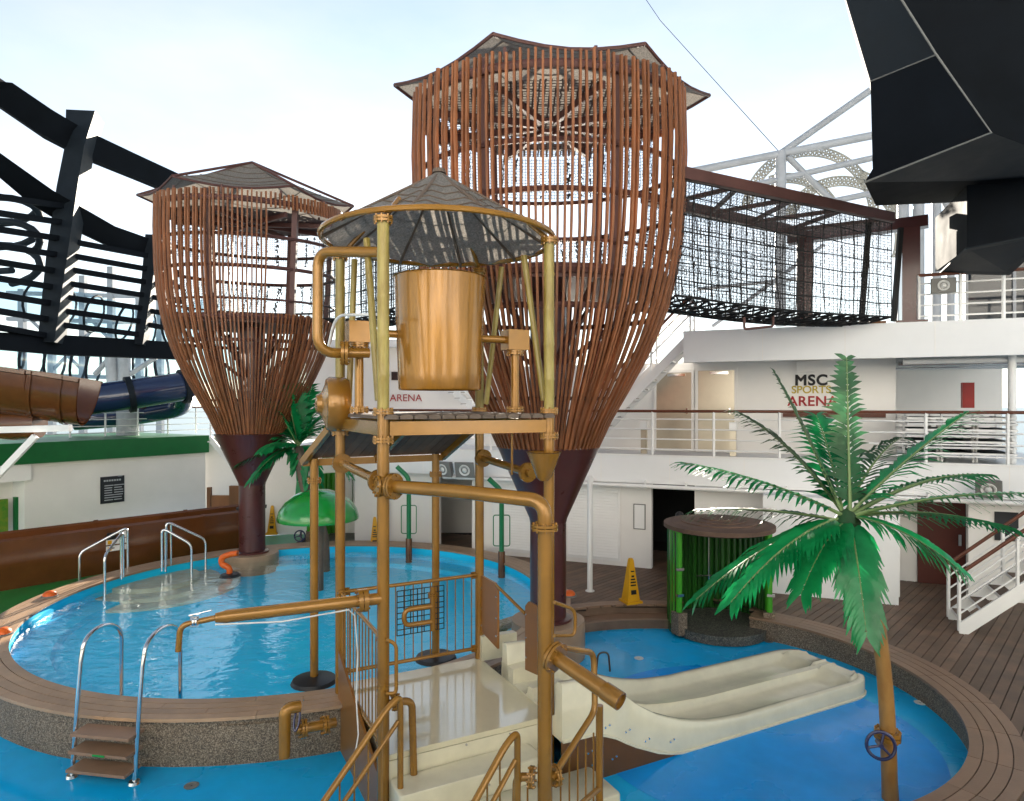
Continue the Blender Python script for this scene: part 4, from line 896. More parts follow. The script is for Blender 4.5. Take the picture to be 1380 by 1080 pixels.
pt2 = thing('artificial_palm', 'small artificial green palm behind the green mushroom fountain', 'palm', p2b)
MB().tube(fillet([p2b, at(437, 716, PD2), at(410, 660, PD2), p2c], .5, 5), .13, 12).build('trunk', 'roof_tan', pt2)
p2m = at(424, 690, PD2)
for i in range(26):
    a = random.uniform(0, 6.28); z = random.uniform(.1, .95); p = p2m.lerp(p2c, z) + V(math.cos(a) * .17, math.sin(a) * .17, 0)
    MB().prism([p + V(-.1, 0, 0), p + V(.1, 0, 0), p + V(math.cos(a) * .14, math.sin(a) * .14, -.38)], (math.cos(a) * .02, math.sin(a) * .02, .02)).build('trunk_leaf', 'frond', pt2)
for (x, y, dd, lift) in [(398, 520, 0, 0), (436, 535, .3, .15), (346, 560, .2, .35), (318, 628, -.4, .35), (338, 648, -.8, .4), (452, 575, -.2, .35), (470, 640, -.5, .5), (372, 540, .5, .2), (420, 520, .5, .1), (430, 650, .8, .5), (334, 590, -.3, .35), (352, 608, -.9, .3), (385, 522, -.2, .05), (362, 540, -.3, .2), (446, 555, -.3, .25), (345, 615, .2, .3)]:
    frond(pt2, p2c, at(x, y, PD2 + dd * 1.2), lift, 'frond', 22, .55, .085)
wp = V((404 - CX) / F * 18.75, 18.75, .0); t = thing('valve_wheel', 'small navy valve wheel on a thin post at the far pool edge', 'valve', wp); MB().cyl(wp + V(0, .1, 0), wp + V(0, .1, .6), .03, 8).build('post', 'grey_plastic', t); hwheel(t, wp + V(0, 0, .5), .15, (0, -1, .1))
# ================================================================== MUSHROOM, SPRAYERS
mc = V((429 - CX) / F * 15.6, 15.6, 0)
t = thing('mushroom_fountain', 'glossy green mushroom fountain standing in the round pool', 'fountain', mc + V(0, 0, -.9))
MB().lathe([(.12, -.14), (.12, 1.6)], mc, 16).build('stem', 'roof_tan', t)
MB().lathe([(.10, 1.57), (.55, 1.56), (.85, 1.5), (.92, 1.51), (.93, 1.56), (.88, 1.74), (.74, 1.94), (.52, 2.10), (.28, 2.19), (.01, 2.22)], mc, 44, caps=False).build('cap', 'green_gloss', t)
for px, py, yt in ((551, 752, 638), (676, 772, 655)):
    p = ground(px, py, .1); zt = EYE - (yt - HY) / F * p.y
    lab = 'green water sprayer pole near the dark doorway in the round pool' if px < 600 else 'green water sprayer pole near the big maroon column'
    t = thing('sprayer_pole', lab, 'sprayer', V(p.x, p.y, -.36))
    MB().tube(fillet([V(p.x, p.y, .6), V(p.x, p.y, zt - .12), V(p.x - .32, p.y, zt + .18)], .15), .062, 10).build('pole', 'green_pipe', t); MB().lathe([(.2, -.36), (.09, -.3), (.085, .6), (.08, .62)], V(p.x, p.y, 0), 14).build('sleeve', 'brown_slide', t)
    for s in (-1, 1): MB().tube(fillet([V(p.x, p.y, .75), V(p.x + s * .2, p.y, .75), V(p.x + s * .2, p.y, 1.5), V(p.x, p.y, 1.5)], .06), .014, 6).build('grip', 'green_pipe', t)
# orange spout and lights
p = V((310 - CX) / F * 15.6, 15.6, .2); t = thing('orange_spout', 'orange swan-neck water spout rising from the round pool', 'spout', p)
MB().tube(fillet([p + V(-.02, 0, -.02), p + V(.0, 0, .18), p + V(-.2, 0, .26), p + V(-.2, 0, .42), p + V(.0, 0, .5), p + V(.18, 0, .52)], .1), .07, 10).build('neck', 'orange_plastic', t); MB().lathe([(.24, -.02), (.2, .04), (.05, .06)], p, 16).build('base', 'black_plastic', t)
for px, py, lab in ((67, 804, 'orange dome light on the pool rim near the chrome handrails'), (4, 855, 'orange dome light on the pool rim by the green floor'), (767, 803, 'orange dome light beside the big maroon column')):
    p = ground(px, py, RIM); t = thing('rim_light', lab, 'lamp', p); MB().lathe([(.13, .0), (.12, .06), (.08, .1), (.01, .12)], p, 18).build('dome', 'orange_plastic', t); MB().lathe([(.15, -.005), (.15, .02), (.12, .025)], p, 18).build('base_ring', 'grey_plastic', t)
# ================================================================== POOL LADDER AND HANDRAILS
t = thing('pool_ladder', 'chrome pool ladder with three brown treads over the stone wall', 'ladder', V(-4.6, 8.0, FLOOR))
aL = [ground(97, 1047, FLOOR), ground(181, 1056, FLOOR)]; inw = V(.1, 1, 0)
zt = EYE - (852 - HY) / F * 8.3
for k, p in enumerate(aL):
    q = ground(164 if k == 0 else 243, 945, .25)
    pts = [V(p.x, p.y, FLOOR), V(p.x + .04, p.y + .1, zt - .32)]
    m0, m1 = V(p.x + .05, p.y + .12, zt - .2), V(q.x, q.y, zt - .28)
    for i in range(13):
        a = math.pi * (1 - i / 12); c_ = (m0 + m1) / 2; h = (m1 - m0) / 2; pts.append(c_ - h * math.cos(math.pi - a) * -1 * -1 + V(0, 0, .22 * math.sin(a)) if False else c_ + h * (-math.cos(math.pi * i / 12)) + V(0, 0, .24 * math.sin(math.pi * i / 12)))
    pts.append(V(q.x, q.y, -.2)); MB().tube(pts, .026, 12).build('rail', 'stainless', t); MB().lathe([(.07, 0), (.06, .03), (.03, .035)], V(p.x, p.y, FLOOR), 16).build('foot', 'stainless', t)
for i, z in enumerate((.15, .35, .54)):
    c_ = (aL[0] + aL[1]) / 2 + V(.02, -.02 + i * .04, z); d_ = (aL[1] - aL[0]); tr_ = MB().box(c_, (d_.length + .02, .26, .035), math.atan2(d_.y, d_.x)).build('tread', 'brown_panel_t', t) if 'brown_panel_t' in M else MB().box(c_, (d_.length - .06, .27, .035), math.atan2(d_.y, d_.x)).build('tread', 'bench_wood', t)
MB().box((aL[0] + aL[1]) / 2 + V(.02, -.12, .35), (.16, .012, .022), math.atan2(d_.y, d_.x)).build('sticker', 'green_gloss', tr_)
def handrails(lab, sets, grp):
    t = thing('pool_handrail', lab, 'handrail', ground(*sets[0][0], RIM))
    for s in sets:
        (x0, y0), (x1, y1), hh = s; a, b = ground(x0, y0, RIM), ground(x1, y1, .1); h0 = hh[0]; h1 = hh[1]
        MB().tube(fillet([a, a + V(0, 0, h0), b + V(0, 0, h1 + .2), V(b.x, b.y, -.2)], .14), .028, 10).build('rail', 'stainless', t)
        m_ = a.lerp(b, .12); MB().cyl(V(m_.x, m_.y, RIM - .02), V(m_.x, m_.y, RIM + h0 - .1), .024, 9).build('post', 'stainless', t)
    return t
handrails('pair of chrome handrails by the green floor leading into the pool', [((172, 768), (107, 790), (1.0, .55)), ((166, 778), (141, 806), (1.02, .7))], None)
handrails('pair of chrome handrails glinting beside the small maroon column', [((224, 762), (277, 768), (1.05, .55)), ((218, 770), (258, 781), (1.0, .62))], None)
# ================================================================== SHOWERS AND WET FLOOR SIGNS
def shower(lab, c, r, z0, zr, fa0, fa1, n, roof=True):
    c = Vector(c); t = thing('bamboo_shower', lab, 'shower', c + V(0, 0, z0))
    for i in range(n + 1):
        a = R(fa0 + (fa1 - fa0) * i / n); p = c + V(math.cos(a) * r, math.sin(a) * r, 0); rr = math.pi * r * abs(fa1 - fa0) / 180 / n * .48; ed = i < 2 or i > n - 2
        zs = [z0 + .02 + k * (zr - z0 - .02) / 4 for k in range(5)]
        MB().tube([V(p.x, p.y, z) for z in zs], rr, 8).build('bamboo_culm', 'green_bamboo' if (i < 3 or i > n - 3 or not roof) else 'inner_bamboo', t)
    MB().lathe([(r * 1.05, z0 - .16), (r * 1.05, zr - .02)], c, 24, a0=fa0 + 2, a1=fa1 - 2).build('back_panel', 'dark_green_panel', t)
    if roof:
        MB().lathe([(r * .98, zr - .02), (r * 1.13, zr + .02), (r * 1.13, zr + .1), (r * .98, zr + .13), (r * .97, zr + .11)], c, 36, caps=False).build('roof_rim', 'shower_roof', t)
        MB().lathe([(r * .9, zr - .03), (r * 1.0, zr)], c, 30, caps=True).build('roof_underside', 'shower_roof', t)
        for k, (a_, b_) in enumerate(((.99, .76), (.78, .55), (.57, .34), (.36, .02))): MB().lathe([(r * a_, zr + .08), (r * a_, zr + .125 + k * .028), (r * b_, zr + .135 + k * .03)], c, 36, caps=False).build('roof_tier', 'shower_roof', t)
    for a in (fa0, fa1):
        p = c + V(math.cos(R(a)) * r, math.sin(R(a)) * r, 0); MB().box((p.x, p.y, z0 + .1), (.2, .24, .42), R(a)).build('stone_kerb', 'pebble', t)
        for z in (.45, .95): MB().box((p.x - .0, p.y - .08, z0 + z + .2), (.14, .06, .05), R(a)).build('hinge', 'stainless', t)
    MB().cyl(c + V(0, r * .7, z0 + .4), c + V(0, r * .7, zr), .018, 8).build('riser_pipe', 'stainless', t); MB().lathe([(.1, 0), (.1, .02), (.02, .05)], c + V(0, r * .5, zr - .2), 14).build('shower_head', 'stainless', t)
    MB().tube(fillet([c + V(-.25, r * .68, z0 + .75), c + V(0, r * .6, z0 + .78), c + V(.25, r * .68, z0 + .75)], .1), .014, 6).build('grab_bar', 'stainless', t)
    MB().lathe([(r * .97, z0 - .16), (r * .97, z0 + .01), (.02, z0 - .005)], c, 32).build('pebble_tray', 'pebble_dark', t)
    return t
shower('green bamboo shower cabin with round brown roof beside the splash pool', V(4.10, 13.25, 0), .94, -.12, 1.74, -22, 202, 30)
shower('green bamboo shower screen behind the mushroom fountain', V(-5.1, 20.6, 0), 1.1, .05, 2.0, -20, 200, 24, False)
def sign(lab, p, rz):
    t = thing('wet_floor_cone', lab, 'warning sign', p); p = Vector(p); m = Matrix.Rotation(rz, 3, 'Z')
    mb = MB(); vs = []
    for z, w in ((.06, .14), (.3, .11), (.6, .075), (.88, .045), (.92, .03)): vs += [p + m @ V(a * w, b * w, z) for a, b in ((-1, -1), (1, -1), (1, 1), (-1, 1))]
    mb.add(vs, [(i * 4 + k, i * 4 + (k + 1) % 4, i * 4 + 4 + (k + 1) % 4, i * 4 + 4 + k) for i in range(4) for k in range(4)] + [(16, 17, 18, 19)]); mb.build('cone', 'yellow_plastic', t)
    MB().box(p + V(0, 0, .03), (.36, .36, .055), rz).build('base', 'yellow_plastic', t)
    for z, w, h in ((.50, .10, .03), (.44, .12, .03), (.38, .12, .03), (.66, .08, .025), (.24, .12, .09), (.56, .06, .04)):
        y_ = -(.14 - (z - .06) * .115) - .004; MB().box(p + m @ V(0, y_, z), (w, .008, h), M=m @ Matrix.Rotation(R(-7), 3, 'X')).build('print', 'letter_black', t)
    return t
sg = sign('yellow wet floor cone on the timber deck near the steps', ground(850, 812, DECK), R(20)); 
dup(sg, V((505 - CX) / F * 18.9, 18.9, .09), R(-10), 'yellow wet floor cone beside the far green bamboo screen')
dup(sg, V((367 - CX) / F * 21.5, 21.5, .02), R(-10), 'yellow wet floor cone behind the small maroon column')
PERSON_SCALE = .95
# ================================================================== BROWN SLIDES, NAVY TUBE
def sweep(path, prof, ends=True):
    mb = MB(); P_ = []
    for i, p in enumerate(path):
        p = Vector(p); t_ = (Vector(path[min(i + 1, len(path) - 1)]) - Vector(path[max(0, i - 1)])).normalized(); s = t_.cross(V(0, 0, 1)).normalized(); u_ = s.cross(t_)
        P_.append([p + s * a + u_ * b for a, b in prof])
    return mb.grid(P_)
trp = [(.62, 1.12), (.55, 1.17), (.50, 1.12), (.48, .7), (.40, .35), (.2, .15), (-.2, .15), (-.40, .35), (-.5, .7), (-.52, 1.12), (-.57, 1.17), (-.64, 1.12), (-.62, .8), (-.52, .3), (-.5, 0), (.5, 0), (.54, .25), (.6, .5), (.63, .62), (.6, .72), (.6, .9), (.62, 1.12)]
tp = [V(-13.6, 13.4, 0), V(-11.95, 15.2, 0), V(-10.4, 17.0, 0), V(-8.9, 18.7, 0), V(-7.7, 20.0, 0)]
t = thing('slide_runout', 'long brown glossy slide run-out trough along the green floor', 'slide', tp[1])
for a, b in zip(tp[:-1], tp[1:]):
    d_ = (b - a).normalized() * .012; sweep([a + d_, a.lerp(b, .5), b - d_], trp).build('trough_section', 'brown_slide', t)
for p in tp[1:-1]:
    d_ = (tp[-1] - tp[0]).normalized(); sweep([p - d_ * .05, p + d_ * .05], [(a * 1.03, b * 1.015) for a, b in trp]).build('joint_flange', 'brown_slide', t)
q = tp[2].lerp(tp[3], .05); sdv = (tp[-1] - tp[0]).normalized(); sn = sdv.cross(V(0, 0, 1))
for i, (dx, z, w, h, mt) in enumerate(((-.13, .93, .2, .17, 'letter_black'), (.12, .94, .16, .16, 'cloth_white'), (0, .78, .5, .12, 'cloth_white'), (0, .62, .5, .13, 'cloth_white'), (-.17, .78, .09, .09, 'yellow_plastic'), (-.17, .62, .09, .09, 'yellow_plastic'))):
    MB().box(q + sdv * dx + sn * (.640 + .006 * (i > 3)) + V(0, 0, z), (w, .012, h), math.atan2(sdv.y, sdv.x)).build('safety_label', mt, t)
MB().tube([tp[-1] + V(-.3, -.6, 1.15), tp[-1] + V(.2, -.5, 1.25), tp[-1] + V(.5, -.4, 1.2)], [.05, .1, .05], 10).build('spray_nozzle', 'black_plastic', t)
bd = 17.0
half = [(math.cos(R(a)) * .95, math.sin(R(a)) * .95) for a in range(180, 361, 15)]; half = half + [(1.02, .02), (1.02, .09), (.9, .09)] + [(math.cos(R(a)) * .89, math.sin(R(a)) * .89) for a in range(360, 179, -15)] + [(-.9, .09), (-1.02, .09), (-1.02, .02), (-.95, 0)]
t = thing('open_flume', 'large brown open half-pipe slide ending above the green band', 'slide', at(60, 545, bd))
fp = [at(-190, 480, 16.0), at(-90, 488, 16.4), at(0, 500, 16.8), at(60, 508, 17.0), at(122, 518, 17.3)]
for i, (a, b) in enumerate(zip(fp[:-1], fp[1:])): sweep([a, a.lerp(b, .5), b], [(x_ * (1 - 0), y_ * 1.15) for x_, y_ in half]).build('half_pipe', 'brown_slide', t)
for k in (.0, .62): p = fp[3].lerp(fp[4], k); d_ = (fp[4] - fp[3]).normalized(); sweep([p - d_ * .05, p + d_ * .05], [(x_ * 1.04, y_ * 1.19) for x_, y_ in half]).build('joint_flange', 'brown_slide', t)
MB().lathe([(.35, -.6), (.4, 0), (.35, .6)], at(20, 572, 16.9), 16, (1, .1, 0)).build('lower_pipe', 'brown_slide', t)
t = thing('slide_support', 'white steel bracket carrying the brown open slide', 'support', at(20, 640, 16.4))
for p, q, w in ((at(-60, 581, 16.5), at(95, 577, 16.6), .16), (at(-40, 680, 16.0), at(48, 588, 16.3), .14)): MB().bar(p, q, w, w).build('beam', 'white_paint', t)
t = thing('tube_slide', 'dark navy enclosed tube slide above the far railing', 'slide', at(190, 560, 25))
tb = [at(90, 543, 24), at(135, 537, 24.6), at(175, 532, 25), at(215, 526, 25.6), at(248, 521, 26.2)]
MB().tube(tb, .56, 20).build('tube', 'navy_tube', t); MB().tube(fillet([at(248, 528, 26.6), at(246, 548, 27.4), at(180, 560, 27.2), at(100, 566, 26.5)], 1.2), .42, 16).build('tube', 'navy_tube', t)
for p, q in ((tb[2], tb[3]), (tb[4], tb[4] + (tb[4] - tb[3]))): d_ = (q - p).normalized(); MB().tube([p - d_ * .1, p + d_ * .1], .68, 22).build('joint_flange', 'steel_dark_blue', t)
for px in (176, 168): p = at(px, 560, 26.8); MB().cyl(V(p.x, p.y, 2.9), V(p.x, p.y, 4.4), .3, 14).build('support_column', 'pale_steel', t)
# clear tube slides far behind
def hooped(lab, pts, r, nh, tilt=0):
    t = thing('clear_tube_slide', lab, 'slide', pts[0]); MB().tube(pts, r, 16, caps=False).build('tube', 'clear_tube', t)
    for i in range(nh):
        k = (i + .5) / nh * (len(pts) - 1); a = int(k); b = min(a + 1, len(pts) - 1); p = pts[a].lerp(pts[b], k - a); d_ = (pts[b] - pts[a]).normalized(); x = d_.cross(V(0, 0, 1)).normalized(); y = x.cross(d_)
        MB().tube([p + (x * math.cos(R(g)) + y * math.sin(R(g))) * (r + .03) for g in range(0, 360, 20)], .075, 6, closed=True).build('hoop', 'steel_dark_blue', t)
hooped('pale clear tube slide with dark hoops behind the steel louvres', fillet([at(-40, 478, 36), at(60, 486, 36), at(170, 500, 37), at(330, 486, 38)], 4, 8), 1.05, 8)
hooped('upper pale clear tube slide with dark hoops behind the steel louvres', fillet([at(-30, 395, 42), at(100, 415, 42), at(220, 450, 43), at(300, 420, 43)], 5, 8), 1.15, 7)
t = thing('spiral_tube_slide', 'tangled black spiral tube slide behind the louvred frame', 'slide', at(30, 330, 38))
for k in range(3):
    MB().tube([at(8 + 46 * math.cos(R(a + k * 40)), 275 + k * 34 + 22 * math.sin(R(a + k * 40)) + a * .05, 38 + 1.5 * math.sin(R(a))) for a in range(0, 380, 20)], .19, 12).build('tube', 'steel_dark_blue', t)
for x0, y0, x1, y1 in ((150, 480, 158, 575), (168, 480, 168, 575), (128, 505, 150, 480), (175, 505, 210, 482)): MB().cyl(at(x0, y0, 33), at(x1, y1, 33), .3 if x0 in (150, 168) else .12, 12).build('column', 'pale_steel', t)
t = thing('far_slide_tower', 'pale hazy white slide scaffold far behind the louvres', 'tower', at(150, 560, 60))
for px in (30, 70, 112, 150, 188, 216): MB().bar(at(px, 600, 60), at(px, 360 + (px % 50), 60), .5, .5, (1, 0, 0)).build('column', 'pale_steel', t)
for py in (395, 430, 505): MB().bar(at(10, py, 60), at(236, py + 6, 60), .35, .35).build('beam', 'pale_steel', t)
for x0, y0, x1, y1 in ((30, 420, 112, 500), (112, 420, 188, 500), (70, 500, 150, 420)): MB().cyl(at(x0, y0, 60), at(x1, y1, 60), .15, 8).build('brace', 'pale_steel', t)
# ================================================================== BLACK LOUVRED FRAME AT LEFT
def dl(px): return 23 + 8 * px / 250
def al(px, py): return at(px, py, dl(px))
t = thing('louvred_steel_frame', 'black steel side frame with sloping beams and horizontal louvres', 'steel frame', al(70, 470))
def sb(name, pts, ww, dep, mat='black_steel', par=t, fwd=0):
    pts = [p + V(.15, -.5, 0) * fwd for p in pts]; n_ = len(pts); off = V(-.3, 1, 0).normalized() * dep; vs = []; fs = []
    for i in range(n_):
        d_ = (pts[min(i + 1, n_ - 1)] - pts[max(0, i - 1)]).normalized(); nn_ = d_.cross(V(0, 1, 0)).normalized()
        a, b = pts[i] - nn_ * ww[i] / 2, pts[i] + nn_ * ww[i] / 2; vs += [a, b, b + off, a + off]
    for i in range(n_ - 1):
        for k in range(4): fs.append((i * 4 + k, i * 4 + (k + 1) % 4, i * 4 + 4 + (k + 1) % 4, i * 4 + 4 + k))
    fs += [(3, 2, 1, 0), tuple((n_ - 1) * 4 + k for k in range(4))]
    MB().add(vs, fs).build(name, mat, par)
sb('top_beam', [al(-60, 85), al(0, 122), al(60, 163), al(112, 192), al(180, 222), al(262, 258)], [.95, 1.0, 1.0, 1.0, .95, .9], .7)
sb('lower_beam', [al(-60, 175), al(0, 222), al(55, 265), al(100, 292), al(150, 318), al(206, 336)], [1.0, 1.0, 1.0, .95, .85, .8], .6)
sb('column', [al(112, 153), al(104, 200), al(94, 255), al(80, 350), al(66, 462)], [1.15, .75, .8, .8, .62], 1.2, 'steel_dark_blue', t, .6); sb('column', [al(206, 318), al(200, 380), al(188, 465)], [.55, .5, .4], 1.1, 'steel_dark_blue', t, .5)
sb('bottom_beam', [al(-60, 456), al(70, 464), al(190, 470), al(260, 474)], [.72, .78, .78, .75], .8)
for i in range(9): MB().bar(al(-60, 264 + i * 21.8 - 7), al(92 - i * 3.2, 264 + i * 21.8 + 15), .22, .2).build('louvre', 'black_steel', t)
for i in range(7): MB().bar(al(98 - i * 4, 326 + i * 18.5), al(204 - i * 2, 346 + i * 17.6), .22, .2).build('louvre', 'black_steel', t)
for i in range(5): MB().bar(al(200, 362 + i * 19), al(246, 368 + i * 19.5), .22, .2).build('louvre', 'black_steel', t)
# ================================================================== BLACK OVERHANG AT RIGHT
t = thing('black_overhang', 'huge angular black steel overhang above the top deck railing', 'steel canopy', at(1300, 246, 11))
v = [at(1128, -40, 11.2), at(1173, 110, 11), at(1176, 228, 11), at(1165, 246, 10.7), at(1336, 179, 9.3), at(1262, 74, 9.9), at(1190, -40, 10.0), at(1312, 244, 12.2), at(1480, 232, 11.4), at(1480, -40, 8.6)]
bk = V(1.6, 2.6, .4); outl = [0, 1, 2, 3, 7, 8, 9, 6]; vb = v + [v[i] + bk for i in outl]; nO = len(outl)
def plate(idx, nm, mt): MB().add([v[i] for i in idx], [tuple(range(len(idx)))]).build(nm, mt, t)
plate((0, 1, 5, 6), 'upper_plate', 'steel_dark_blue'); plate((1, 2, 3, 4, 5), 'recessed_plate', 'black_steel'); plate((6, 5, 4, 8, 9), 'slanted_plate', 'black_steel'); plate((3, 7, 8, 4), 'soffit_plate', 'steel_dark_blue')
MB().add([v[0], v[1], v[2], v[0] + bk, v[1] + bk, v[2] + bk], [(0, 3, 4, 1), (1, 4, 5, 2)]).build('side_plate', 'black_steel', t)
MB().add([v[8], v[9], v[6], v[0]] + [v[i] + bk for i in (8, 9, 6, 0, 1, 2, 3, 7)] + [v[7], v[3], v[2]], [(0, 1, 5, 4), (1, 2, 6, 5), (2, 3, 7, 6), (4, 5, 6, 7, 8, 9, 10, 11), (12, 0, 4, 11), (13, 12, 11, 10), (14, 13, 10, 9)]).build('hull_back', 'black_steel', t)
MB().tube([v[1], v[5]], .012, 6).build('edge_bead', 'grey_plastic', t); MB().tube([v[3], v[4], v[5], v[6]], .016, 6).build('edge_bead', 'grey_plastic', t)
v2 = [at(1303, 250, 12.6), at(1420, 236, 12.0), at(1420, 312, 12.0), at(1303, 335, 12.6)]
MB().prism(v2, (.8, 2.2, 0)).build('lower_block', 'black_steel', t); MB().prism([v2[3] + V(-.06, -.05, 0), v2[2] + V(0, -.05, 0), v2[2] + V(.4, 1.6, -.45), v2[3] + V(.5, 1.6, -.14)], (0, 0, -.03)).build('lower_soffit', 'steel_dark_blue', t)
t = thing('dark_window_screen', 'tall dark glass screen behind the top deck railing', 'window', at(1340, 436, 16))
for i in range(3):
    a0 = fa(1302, -2.2) + i * .93; mb = MB(); fbox(mb, a0 + .03, a0 + .9, -2.3, -2.2, 5.95, 8.0); mb.build('pane', 'dark_glass', t); mb = MB(); fbox(mb, a0 - .03, a0 + .03, -2.36, -2.14, 5.95, 8.05); mb.build('mullion', 'pale_steel', t)
# speakers, lamps, camera
def speaker(lab, p, rz, w=.42, h=.3, tiltz=0):
    t = thing('horn_speaker', lab, 'speaker', p); p = Vector(p); m = Matrix.Rotation(rz, 3, 'Z') @ Matrix.Rotation(R(tiltz), 3, 'X')
    MB().add([p + m @ V(a * w / 2 * k, y, b * h / 2 * k) for y, k in ((-.12, 1), (-.1, 1.06), (.12, .7)) for a, b in ((-1, -1), (1, -1), (1, 1), (-1, 1))], [(i * 4 + k, i * 4 + (k + 1) % 4, i * 4 + 4 + (k + 1) % 4, i * 4 + 4 + k) for i in range(2) for k in range(4)] + [(3, 2, 1, 0), (8, 9, 10, 11)]).build('housing', 'grey_plastic', t)
    MB().lathe([(h * .38, 0), (h * .36, .02), (h * .2, -.01), (.02, .03)], p + m @ V(0, -.12, 0), 20, m @ V(0, -1, 0)).build('horn', 'white_rubber', t); MB().bar(p + m @ V(0, .05, 0), p + m @ V(0, .3, 0), .05, .05).build('bracket', 'grey_plastic', t)
speaker('grey horn speaker on the top deck railing beside the maroon post', at(1270, 386, 14.05), FROT, .44, .3); speaker('grey horn speaker under the middle deck edge behind the palm', at(1333, 657, 13.3), FROT - .3, .42, .36, 18)
speaker('grey horn speaker above the far dark doorway', at(600, 631, 17.7), FROT - .2, .5, .4, 15); speaker('grey horn speaker beside the louvred wall, next to another', at(628, 632, 17.4), FROT + .1, .5, .4, 15)
for px, lab in ((868, 'white box lamp on the middle deck near the stairs'), (988, 'white box lamp on the middle deck near the metal doors')):
    p = fw(fa(px, -.3), -.3, 2.97); t = thing('deck_lamp', lab, 'lamp', p); MB().box(p + V(0, 0, .3), (.14, .14, .6), FROT).build('lens', 'door_metal', t); MB().box(p + V(0, 0, .7), (.17, .17, .2), FROT).build('cap', 'white_paint', t)
p = at(1296, 272, 13.6); t = thing('security_camera', 'white dome security camera beside the black overhang', 'camera', p); MB().lathe([(.02, -.1), (.09, -.06), (.11, .0), (.1, .08), (.03, .12)], p, 16).build('dome', 'white_rubber', t); MB().tube(fillet([p + V(0, 0, .1), p + V(0, 0, .3), p + V(.3, .3, .3)], .1), .025, 7).build('arm', 'white_rubber', t)
# ================================================================== WHITE ARENA TRUSS
t = thing('arena_truss', 'white tubular sports arena frame with grey perforated rings', 'truss', at(1150, 440, 22))
for x0, y0, x1, y1, r in ((1052, 207, 1190, 110, .11), (930, 232, 1190, 180, .13), (1005, 252, 1190, 210, .1), (1052, 205, 1052, 440, .17), (1062, 212, 1122, 272, .1), (1110, 274, 1300, 235, .1), (1217, 240, 1217, 440, .17), (1238, 240, 1238, 440, .17), (1262, 240, 1262, 440, .14), (1281, 235, 1281, 440, .12), (1256, 240, 1300, 322, .1), (940, 390, 1085, 375, .06), (960, 440, 1110, 330, .06)):
    MB().cyl(at(x0, y0, 22), at(x1, y1, 22), r, 12).build('tube', 'truss_grey', t)
for cx_, cy_, r_, a0, a1 in ((1092, 290, 86, 5, 175), (1135, 322, 78, -20, 160), (1125, 330, 100, 10, 70), (1062, 310, 70, 20, 110)):
    def rp_(w, a): return at(cx_ + math.cos(R(a)) * (r_ + w), cy_ - math.sin(R(a)) * (r_ + w), 23)
    mb = MB(); nA = int(abs(a1 - a0) / 4)
    for w in (-6, 0, 6): mb.tube([rp_(w, lerp(a0, a1, i / nA)) for i in range(nA + 1)], .035, 5)
    for i in range(nA):
        mb.tube([rp_(-6, lerp(a0, a1, i / nA)), rp_(6, lerp(a0, a1, (i + 1) / nA))], .03, 4); mb.tube([rp_(6, lerp(a0, a1, i / nA)), rp_(-6, lerp(a0, a1, (i + 1) / nA))], .03, 4)
    mb.build('lattice_ring', 'ring_grey', t)
t = thing('mast_cable', 'thin dark cable running down from the sky to the white truss', 'cable', at(1052, 207, 22)); MB().tube([at(830, -60, 30), at(890, 28, 28), at(1052, 207, 22)], .012, 5).build('wire', 'black_steel', t)
# ================================================================== STACKED LOUNGERS AND PERSON
lo = None
for (px, dpx, n_, desc) in ((1236, 0, 8, 'by the ribbed white wall'), (1281, 0, 7, 'between the two white-edged stacks'), (1327, 0, 8, 'near the white column')):
    a0 = fa(px, -1.2)
    for i in range(n_):
        p = fw(a0 + random.uniform(-.015, .015), -1.2 + random.uniform(-.02, .02), 2.95 + i * .125)
        lab = 'dark sun lounger, ' + ('bottom', 'second up', 'third up', 'fourth up', 'fifth up', 'sixth up', 'seventh up', 'topmost')[i if i < n_ - 1 else 7] + ' in the stack ' + desc
        if lo is None:
            lo = thing('stacked_lounger', lab, 'sun lounger', p, 'sun loungers stacked on the middle deck'); b = p
            for s in (-1, 1): MB().bar(b + FE * (s * .32) + FN * .9 + V(0, 0, .2), b + FE * (s * .32) - FN * .9 + V(0, 0, .2), .04, .05).build('side_rail', 'white_paint', lo)
            MB().bar(b - FE * .34 + FN * .92 + V(0, 0, .2), b + FE * .34 + FN * .92 + V(0, 0, .2), .05, .04).build('end_rail', 'white_paint', lo)
            MB().prism([b + FE * s * .3 + FN * q + V(0, 0, .19) for s, q in ((-1, .88), (1, .88), (1, -.9), (-1, -.9))], (0, 0, .02)).build('sling', 'fabric_black', lo)
            for s in (-1, 1):
                for q in (.6, -.6): MB().bar(b + FE * (s * .355) + FN * q, b + FE * (s * .355) + FN * q + V(0, 0, .2), .03, .04, (1, 0, 0)).build('leg', 'white_paint', lo)
        else: dup(lo, p, 0, lab)
pb = V(3.78, 15.05, DECK)
per = thing('person', 'person in a white top standing half hidden behind the bamboo shower', 'person', pb)
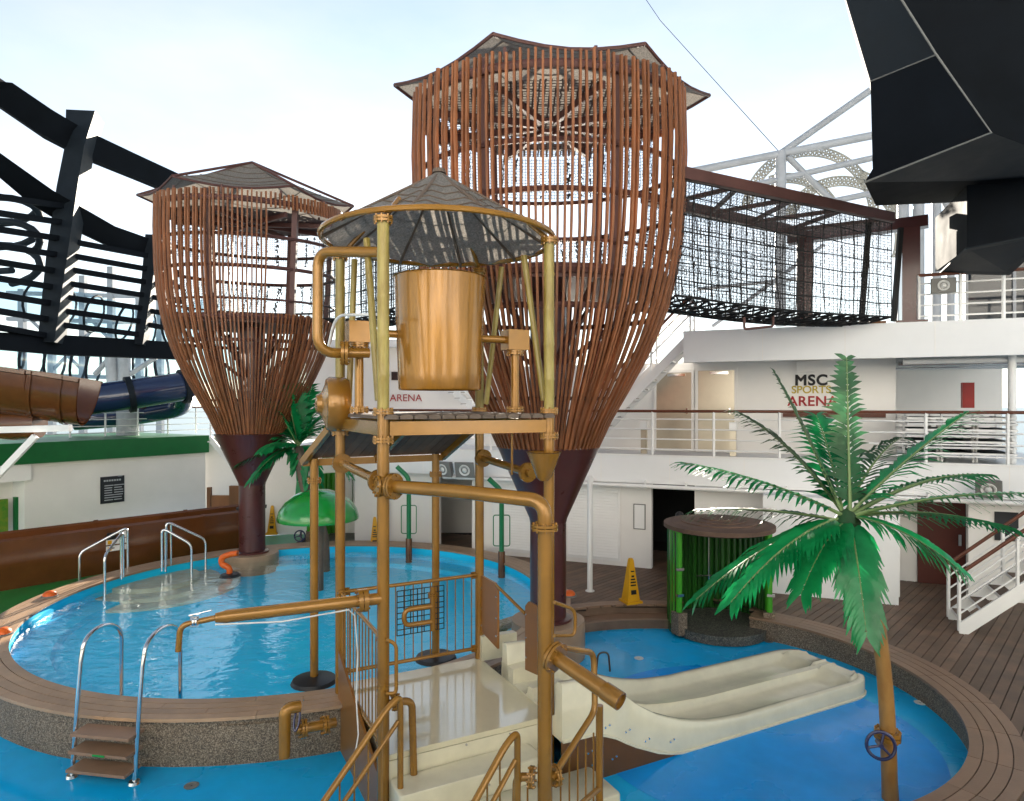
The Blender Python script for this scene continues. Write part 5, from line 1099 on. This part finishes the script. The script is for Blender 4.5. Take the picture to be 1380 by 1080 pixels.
def skin_mesh(name, mat, par, verts, edges, rad, sub=2):
    me = bpy.data.meshes.new(name); base = WL[par.name]; me.from_pydata([tuple(Vector(v_)) for v_ in verts], edges, []); o_ = bpy.data.objects.new(name, me); COL.objects.link(o_)
    o_.modifiers.new('s', 'SKIN'); md = o_.modifiers.new('d', 'SUBSURF'); md.levels = sub; md.render_levels = sub
    for i, r_ in enumerate(rad): me.skin_vertices[0].data[i].radius = (r_, r_); me.skin_vertices[0].data[i].use_root = (i == 0)
    dg = bpy.context.evaluated_depsgraph_get(); dg.update(); m2 = bpy.data.meshes.new_from_object(o_.evaluated_get(dg)); o_.modifiers.clear(); o_.data = m2; m2.materials.clear(); m2.materials.append(M[mat]); o_.parent = par; WL[o_.name] = base
    m2.polygons.foreach_set('use_smooth', [True] * len(m2.polygons)); return o_
vb = [(0, 0, .92), (0, 0, 1.15), (0, 0, 1.38), (0, 0, 1.48), (0, -.02, 1.60), (0, -.01, 1.70), (-.17, 0, 1.36), (-.23, .02, 1.12), (-.24, -.08, .90), (-.24, -.1, .80), (.17, 0, 1.36), (.23, .02, 1.12), (.24, -.08, .90), (.24, -.1, .80), (-.09, 0, .86), (-.1, -.01, .48), (-.1, .03, .09), (-.1, -.12, .04), (.09, 0, .86), (.1, -.01, .48), (.1, .03, .09), (.1, -.12, .04), (-.235, -.12, .73), (.235, -.12, .73), (-.2, -.14, .77), (.2, -.14, .77)]
eb = [(0, 1), (1, 2), (2, 3), (3, 4), (4, 5), (2, 6), (6, 7), (7, 8), (8, 9), (2, 10), (10, 11), (11, 12), (12, 13), (0, 14), (14, 15), (15, 16), (16, 17), (0, 18), (18, 19), (19, 20), (20, 21), (9, 22), (13, 23), (9, 24), (13, 25)]
rb = [.13, .125, .13, .055, .085, .08, .06, .045, .035, .035, .06, .045, .035, .035, .09, .06, .042, .035, .09, .06, .042, .035, .016, .016, .012, .012]
skin_mesh('body', 'skin_tone', per, vb, eb, rb)
skin_mesh('shirt', 'cloth_white', per, [vb[0], vb[1], vb[2], vb[6], vb[7], vb[10], vb[11]], [(0, 1), (1, 2), (2, 3), (3, 4), (2, 5), (5, 6)], [.15, .145, .145, .08, .065, .08, .065])
skin_mesh('shorts', 'cloth_white', per, [vb[0], vb[14], (-.1, -.005, .55), vb[18], (.1, -.005, .55)], [(0, 1), (1, 2), (0, 3), (3, 4)], [.15, .11, .09, .11, .09])
MB().lathe([(.088, -.04), (.1, .02), (.09, .08), (.05, .12), (.01, .13)], pb + V(0, .015, 1.66), 16).build('hair', 'black_plastic', per)
for s in (-1, 1): MB().box(pb + V(s * .1, -.05, .04), (.09, .26, .075)).build('shoe', 'cloth_white', per)
per.scale = (PERSON_SCALE,) * 3
